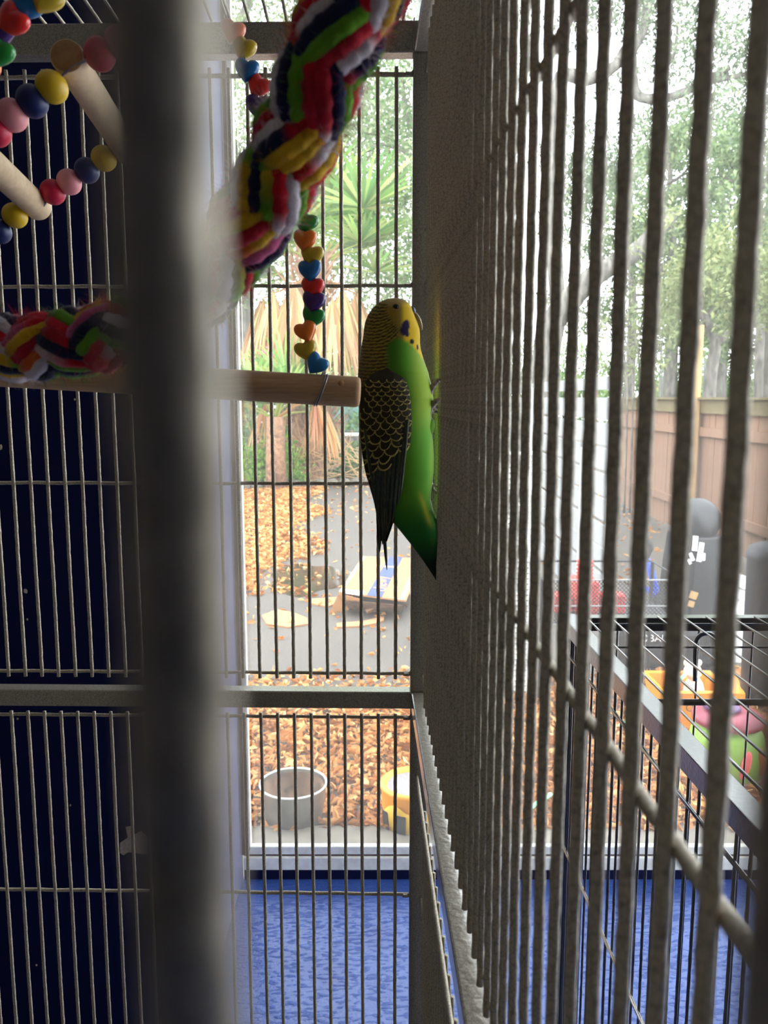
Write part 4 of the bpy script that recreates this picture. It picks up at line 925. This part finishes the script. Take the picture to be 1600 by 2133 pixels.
# white louvred shutter leaning further left
lx0, lx1 = P(1003, 1050, 4.3).x, P(1112, 1050, 4.3).x; lz1, lz0 = P(1050, 940, 4.3).z, GZ
lou = empty('louvred_shutter', ((lx0+lx1)/2, 4.3, GZ), 'white louvred shutter standing upright, seen in slivers through the side bars', 'shutter')
for x in (lx0, lx1): MB().box((x, 4.3, (lz0+lz1)/2), (.03, .03, lz1-lz0)).build('stile', 'white', lou)
z = lz0+.05
while z < lz1: MB().box(((lx0+lx1)/2, 4.3, z), (lx1-lx0, .028, .006), Euler((math.radians(35), 0, 0)).to_matrix()).build('louvre', 'white', lou); z += .030

# clutter by the fence
def blob(m, c, r, seed=0, mi=0, n=18, k=12):
    rr = random.Random(seed); a = [rr.uniform(0, 6.28) for _ in range(4)]; rings = []
    for i in range(k+1):
        ph = math.pi*i/k; ring = []
        for j in range(n):
            t = 2*math.pi*j/n; f = 1+.08*math.sin(3*t+a[0])*math.sin(ph*2)+.05*math.sin(5*t+a[1]+ph*3)
            ring.append((c[0]+r[0]*math.sin(ph)*math.cos(t)*f, c[1]+r[1]*math.sin(ph)*math.sin(t)*f, c[2]-r[2]*math.cos(ph)))
        rings.append(ring)
    return m.rings(rings, mi)
YB = 5.6
gc = V(1445, 1160, YB); bg = empty('black_chipper', (gc.x, gc.y, GZ), 'black hooded garden machine with white stickers standing in front of the fence', 'machine')
blob(MB(), V(1452, 1085, YB), (.155, .17, .16), 2).build('hood', 'blackp', bg, smooth=True)
bz = V(1450, 1110, YB).z; cx_ = V(1446, 1180, YB).x
MB().rings([[(cx_+sx*w_, YB+sy*.16, z_) for sx, sy in ((-1, -1), (-.4, -1.2), (.4, -1.2), (1, -1), (1, 1), (-1, 1))] for w_, z_ in ((.20, GZ), (.19, GZ+.25), (.17, GZ+.5), (.145, bz))]).build('body', 'blackp', bg, bevel=.015)
blob(MB(), V(1428, 1122, YB-.14), (.045, .05, .06), 5).build('cap', 'blackp', bg, smooth=True)
for x, y, w_, h_, a in ((1448, 1132, .034, .100, .12), (1459, 1150, .034, .13, .2), (1441, 1160, .024, .055, -.4), (1436, 1170, .02, .035, -.5), (1466, 1160, .02, .05, .1)):
    MB().box(V(x, y, YB-.205), (w_, .006, h_), Euler((math.radians(-12), a, 0)).to_matrix()).build('sticker', 'tape', bg)
for x, y, w_, h_ in ((1416, 1205, .03, .11), (1445, 1240, .05, .05), (1440, 1258, .04, .04)): MB().box(V(x, y, YB-.23), (w_, .01, h_), Euler((0, .3, 0)).to_matrix()).build('brown_patch', 'lumber', bg)
# blue tube with black ribbed grip
YT_ = 5.0; bt = empty('blue_scooter_handle', V(1345, 1200, YT_), 'bent blue metal tube with a ribbed black grip standing beside the black machine', 'tool'); bt.location.z = GZ
MB().tube([V(1347, 1166, YT_), V(1356, 1190, YT_), V(1366, 1232, YT_), V(1364, 1237, YT_), V(1334, 1222, YT_)], [.025, .024, .023, .022, .018], 10).build('tube', 'bluep', bt, smooth=True)
MB().tube([V(1366, 1232, YT_), Vector((V(1372, 1232, YT_).x, YT_, GZ))], .02, 8).build('stand', 'blackp', bt)
gp = bez([V(1336, 1098, YT_), V(1344, 1122, YT_), V(1353, 1138, YT_), V(1348, 1152, YT_), V(1342, 1164, YT_)], 7); MB().tube(gp, [.022*(1+.16*(i % 2)) for i in range(len(gp))], 10).build('grip', 'blackp', bt, smooth=True)
MB().box(V(1334, 1138, YT_-.02), (.03, .006, .035)).build('sticker', 'tape', bt); MB().box(V(1333, 1096, YT_), (.04, .03, .006)).build('end_plate', 'steel', bt)
# black mesh cart with red things
YM = 4.2; x0, x1 = V(1130, 1240, YM).x, V(1420, 1240, YM).x; z1, z0 = V(1250, 1208, YM).z, V(1250, 1300, YM).z
crt = empty('mesh_cart', ((x0+x1)/2, YM, GZ), 'low black expanded-mesh garden cart with pale wire rims', 'cart')
mm = MB(); st = .022; i = 0; H = z1-z0
xx = x0-H
while xx < x1:
    for sgn in (1, -1):
        a0 = (xx, z0) if sgn > 0 else (xx, z1); e0 = (xx+H, z1) if sgn > 0 else (xx+H, z0)
        t0 = max(0, (x0-xx)/H); t1 = min(1, (x1-xx)/H)
        if t1 > t0: mm.tube([(a0[0]+H*t0, YM, a0[1]+(e0[1]-a0[1])*t0), (a0[0]+H*t1, YM, a0[1]+(e0[1]-a0[1])*t1)], .0022, 4, cap=False)
    xx += st
mm.build('mesh_panel', 'blackp', crt)['kind'] = 'stuff'
for zz in (z1, V(1250, 1262, YM).z, z0): MB().tube([(x0, YM-.004, zz), (x1, YM-.004, zz)], .0042, 6).build('rim_wire', 'siding', crt)
for yy in (YM+.5,): 
    for zz in (z1, z0): MB().tube([(x0, yy, zz), (x1, yy, zz)], .006, 6).build('rim_wire', 'blackp', crt)
for x in (x0, x1):
    MB().tube([(x, YM, z1), (x, YM+.5, z1)], .006, 6).build('rim_wire', 'blackp', crt)
    for yy in (YM+.02, YM+.48): MB().tube([(x, yy, GZ), (x, yy, z1)], .012, 8).build('leg', 'blackp', crt)
MB().box(((x0+x1)/2, YM+.25, z0), (x1-x0, .48, .012)).build('deck', 'blackp', crt)
rd_ = empty('red_machine', V(1215, 1190, 4.5), 'red machine with coiled parts sitting in the mesh cart', 'machine'); rd_.location.z = z0+.006
q = V(1218, 1195, 4.45)
MB().box((q.x, 4.45, z0+.10), (.13, .2, .19)).build('housing', 'redp', rd_, bevel=.02)
for k in range(5): MB().tube([(q.x+.04*math.cos(a), 4.45+.04*math.sin(a), z0+.20+.022*k) for a in np.linspace(0, 6.28, 14)], .007, 6).build('coil', 'redp', rd_, smooth=True)
q2 = V(1278, 1225, 4.4); tag(MB().box((q2.x, 4.42, z0+.006+.055), (.13, .1, .11)).build('red_box', 'redp', bevel=.01), 'small red box behind the cart mesh, right of the red machine', 'box')
q3 = V(1172, 1195, 4.45); tag(MB().box((q3.x, 4.45, z0+.006+.05), (.10, .12, .10)).build('red_crate', 'redp', bevel=.008), 'red crate at the left end of the mesh cart', 'crate')
# white corrugated boards and dark bin at the right
YC = 5.0; wb = empty('white_boards', V(1550, 1240, YC), 'two white ribbed boards leaning low against the fence at the right edge', 'boards'); wb.location.z = GZ
for k, pts in enumerate(([(1514, 1188), (1567, 1206), (1563, 1232), (1511, 1213)], [(1510, 1216), (1562, 1236), (1560, 1256), (1508, 1236)], [(1508, 1238), (1560, 1258), (1558, 1290), (1506, 1270)])):
    MB().poly([V(x, y, YC+.02*k-.1*(y-1200)/100) for x, y in pts], (0, 1, .2), .015).build('board', 'white', wb)
MB().poly([V(1508, 1262, YC-.05), V(1558, 1282, YC-.05), Vector((V(1558, 1282, YC).x, YC-.1, GZ)), Vector((V(1508, 1262, YC).x, YC-.1, GZ))], (0, 1, 0), .02).build('board', 'white', wb)
bn = V(1597, 1200, 4.2); bi = empty('dark_bin', (bn.x, 4.2, GZ), 'dark grey cylindrical bin with a domed lid at the right edge', 'bin')
zt_ = V(1597, 1150, 4.2).z-GZ; MB().lathe((bn.x, 4.2, GZ), [(.088, 0), (.094, .02), (.100, zt_-.04), (.104, zt_-.02)], 32).build('body', 'blackp', bi, smooth='auto')
MB().lathe((bn.x, 4.2, GZ), [(.106, zt_-.03), (.108, zt_-.01), (.090, zt_+.03), (.05, zt_+.05), (.001, zt_+.055)], 32).build('lid', 'blackp', bi, smooth='auto')
# building strip and court fence far off
fb = empty('low_building', Gd(1520, 50), 'long low cream building far off behind the fence at the right', 'building')
xa, xb = V(1375, 800, 50).x, V(1660, 800, 50).x
MB().box(((xa+xb)/2, 52, (GZ+V(1500, 793, 50).z)/2), (xb-xa, 4, V(1500, 793, 50).z-GZ)).build('wall', 'cardedge', fb)
MB().box(((xa+xb)/2, 49.9, V(1500, 816, 50).z), (xb-xa, .1, .55)).build('teal_band', 'teal', fb)
cf = empty('court_fence', Gd(1530, 30), 'tall thin wire court fence seen above the brown fence at the right', 'fence')
for py in (738, 776, 806): MB().tube([V(1370, py, 30), V(1680, py, 30)], .025, 5).build('wire', 'chain', cf)
for px in range(1380, 1680, 44): MB().tube([Gd(px, 30), V(px, 736, 30)], .03, 5).build('post', 'chain', cf)

# ============================================================ second cage (black) beside the first
C2 = .248; ZC = -.270
bc2 = empty('black_wire_cage', (.50, .60, 0), 'low black hammered-metal wire cage with an open grid top, right of the bird cage', 'cage')
def sl(off, y, z): return Vector((SX(off, y), y, Z(z)))
def b2(a, b, w=.017, h=.017, name='rail'): return MB().beam(a, b, w, h).build(name, 'black_cage', bc2, bevel=.001)
w2 = .50
b2(sl(C2+.008, .17, ZC-.0085), sl(C2+.008, 1.0, ZC-.0085), .018, .019); b2(sl(C2+w2, .17, ZC-.0085), sl(C2+w2, 1.0, ZC-.0085))
b2(sl(C2, .992, ZC-.0085), sl(C2+w2, .992, ZC-.0085)); b2(sl(C2, .18, ZC-.0085), sl(C2+w2, .18, ZC-.0085))
for off in (C2+.008, C2+w2):
    for yy in (.18, .992): MB().box((SX(off, yy), yy, Z(ZC-.60)), (.017, .017, 1.20)).build('post', 'black_cage', bc2)
b2(sl(C2+.006, .19, -.985), sl(C2+.006, .99, -.985)); b2(sl(C2, .992, -.985), sl(C2+w2, .992, -.985))
for k in range(16):
    off = C2+.026+.0150*k*2.0/1.0*.5*2
    if off < C2+w2-.01: MB().tube([sl(off, .19, ZC+.0012), sl(off, .985, ZC+.0012)], .00135, 8).build('roof_bar', 'black_cage', bc2, smooth=True)
for yy, r in ((.968, .0012), (.875, .0013), (.712, .0032), (.47, .0032)): MB().tube([sl(C2+.01, yy, ZC-.003-r*.4), sl(C2+w2, yy, ZC-.003-r*.4)], r, 8).build('cross_rod', 'black_cage', bc2, smooth=True)
pb_ = None
for k in range(38):
    yy = .21+.0208*k
    for off in (C2+.006, C2+w2):
        if pb_ is None: pb_ = wave_rod(.705, .0014, 8, 3, .006).build('bar', 'black_cage', bc2, smooth=True, origin=(0, 0, 0)); pb_.location = Vector((SX(off, yy), yy, Z(ZC-.365)))-wpos(bc2)
        else: dup(pb_, (SX(off, yy), yy, Z(ZC-.365)), bc2)
for k in range(14):
    off = C2+.035+.034*k; dup(pb_, (SX(off, .992), .992, Z(ZC-.365)), bc2)
for z in (-.315, -.565):
    MB().tube([sl(C2+.004, .19, z), sl(C2+.004, .985, z)], .0020, 8).build('crossbar', 'cage' if z < -.5 else 'black_cage', bc2, smooth=True)
MB().box((SX(C2+w2/2, .59), .59, .22), (w2-.02, .79, .012)).build('shelf', 'black_cage', bc2)
hp = bez([V(1448, 1418, .93), V(1449, 1350, .93), V(1456, 1326, .93), V(1472, 1320, .93), V(1488, 1326, .93), V(1496, 1350, .93), V(1495, 1418, .93)], 6)
hk = MB().tube(hp, .0026, 8).build('handle_loop', 'black_cage', bc2, smooth=True)

# toys lying in the yard, seen through the grid top of the black cage
def yard(px, py): return G(px, py)
kb_ = yard(1360, 1400); bag = empty('black_tool_bag', kb_, 'black tool bag with white block letters lying beyond the window', 'bag')
MB().box((kb_.x+.10, kb_.y+.16, GZ+.13), (.62, .26, .25)).build('body', 'blackp', bag, bevel=.04); 
text_obj('lettering', 'KOBALT', .062, 'tape', Vector((kb_.x+.0, kb_.y+.025, GZ+.20)), Euler((math.radians(90), 0, 0)).to_matrix(), bag)
MB().box((kb_.x-.16, kb_.y+.1, GZ+.268), (.11, .1, .015)).build('red_tab', 'redp', bag); MB().box((kb_.x+.02, kb_.y+.1, GZ+.268), (.07, .1, .015)).build('blue_tab', 'bluep', bag)
yt = yard(1410, 1530); trk = empty('yellow_toy_tub', yt, 'yellow open toy tub with dark letters and an orange corner lying beyond the window', 'toy')
def lp(px, py, z): return onz(px, py, GZ+z)
Wt, Dt, Ht = .34, .30, .20; cx2, cy2 = yt.x+.10, yt.y+.17
ring = lambda w, d, z: [(cx2-w/2, cy2-d/2, z), (cx2+w/2, cy2-d/2, z), (cx2+w/2, cy2+d/2, z), (cx2-w/2, cy2+d/2, z)]
MB().rings([ring(Wt*.82, Dt*.82, GZ+.001), ring(Wt, Dt, GZ+Ht), ring(Wt+.03, Dt+.03, GZ+Ht), ring(Wt+.03, Dt+.03, GZ+Ht+.012), ring(Wt-.03, Dt-.03, GZ+Ht+.012), ring(Wt*.78, Dt*.78, GZ+.03)]).build('shell', 'yellow', trk, bevel=.006)
text_obj('lettering', 'OUT', .052, 'ink', Vector((cx2+.0, cy2-Dt/2*.955-.004, GZ+.125)), Euler((math.radians(80), 0, 0)).to_matrix(), trk)
MB().box((cx2-.06, cy2-Dt*.44-.004, GZ+.045), (.16, .012, .06), Euler((0, .5, 0)).to_matrix()).build('orange_patch', 'p_orange', trk)
ms_ = yard(1445, 1425); pl = empty('cream_toy', (cx2+.05, cy2+.02, GZ+.032), 'small cream plush toy sitting in the yellow tub', 'toy')
MB().ball((cx2+.05, cy2+.03, GZ+.032+.10), (.055, .05, .095), n=14, m=10).build('body', 'cream', pl, smooth=True); MB().ball((cx2+.035, cy2+.02, GZ+.255), (.045, .042, .045), n=14, m=10).build('head', 'cream', pl, smooth=True)
MB().ball((cx2+.0, cy2+.02, GZ+.30), (.016, .01, .018), n=10, m=6).build('ear', 'cream', pl, smooth=True); MB().ball((cx2+.065, cy2+.02, GZ+.30), (.016, .01, .018), n=10, m=6).build('ear', 'cream', pl, smooth=True)
sm_ = tag(MB().beam(lp(1400, 1432, .22), lp(1432, 1400, .25), .022, .004).build('mint_strap', 'mint'), 'pale mint green strap draped over the yellow tub', 'strap')
y2 = yard(1500, 1445); tag(MB().poly([lp(1492, 1380, .10), lp(1536, 1432, .05), lp(1552, 1465, .03), lp(1500, 1460, .03)], (0, 0, 1), .05).build('yellow_tray', 'yellow'), 'yellow plastic lid lying behind the green toy', 'lid')
gt = yard(1540, 1650); tg = empty('green_toy_bucket', (gt.x, gt.y+.14, GZ), 'lime green toy bucket with coral and orange patches and a maroon rim', 'toy')
gx, gy = gt.x+.0, gt.y+.15
MB().lathe((gx, gy, GZ), [(.11, 0.0), (.15, .02), (.165, .10), (.150, .20), (.12, .25)], 36).build('body', 'greenp', tg, smooth=True)
MB().lathe((gx, gy, GZ), [(.153, .001), (.159, .03), (.150, .034)], 36).build('base_ring', 'maroon', tg, smooth=True)
MB().lathe((gx, gy, GZ), [(.10, .245), (.145, .25), (.150, .275), (.11, .30), (.05, .305), (.001, .30)], 36).build('rim', 'maroon', tg, smooth=True)
MB().lathe((gx-.03, gy, GZ), [(.05, .30), (.08, .315), (.06, .33), (.001, .333)], 24).build('knob', 'violet', tg, smooth=True)
for a, m_ in ((-118, 'p_orange'), (-84, 'pinkp'), (-52, 'p_orange'), (-150, 'pinkp')):
    a = math.radians(a); MB().ball((gx+.158*math.cos(a), gy+.158*math.sin(a), GZ+.12), (.022, .018, .062), R=Euler((0, .25*math.sin(a*3), 0)).to_matrix(), n=12, m=8).build('petal_patch', m_, tg, smooth=True)
for px, py, wh in ((1128, 1690, 'lowest of the three, near the window sill'), (1210, 1530, 'left of the black cage corner'), (1307, 1520, 'seen under the black cage rail')):
    q = G(px, py); tag(MB().beam(q+Vector((-.05, -.03, .03)), q+Vector((.05, .05, .05)), .022, .004).build('mint_strip', 'mint'), 'short mint green strip lying on the leaves, '+wh, 'strip', 'mint strips on the leaves')
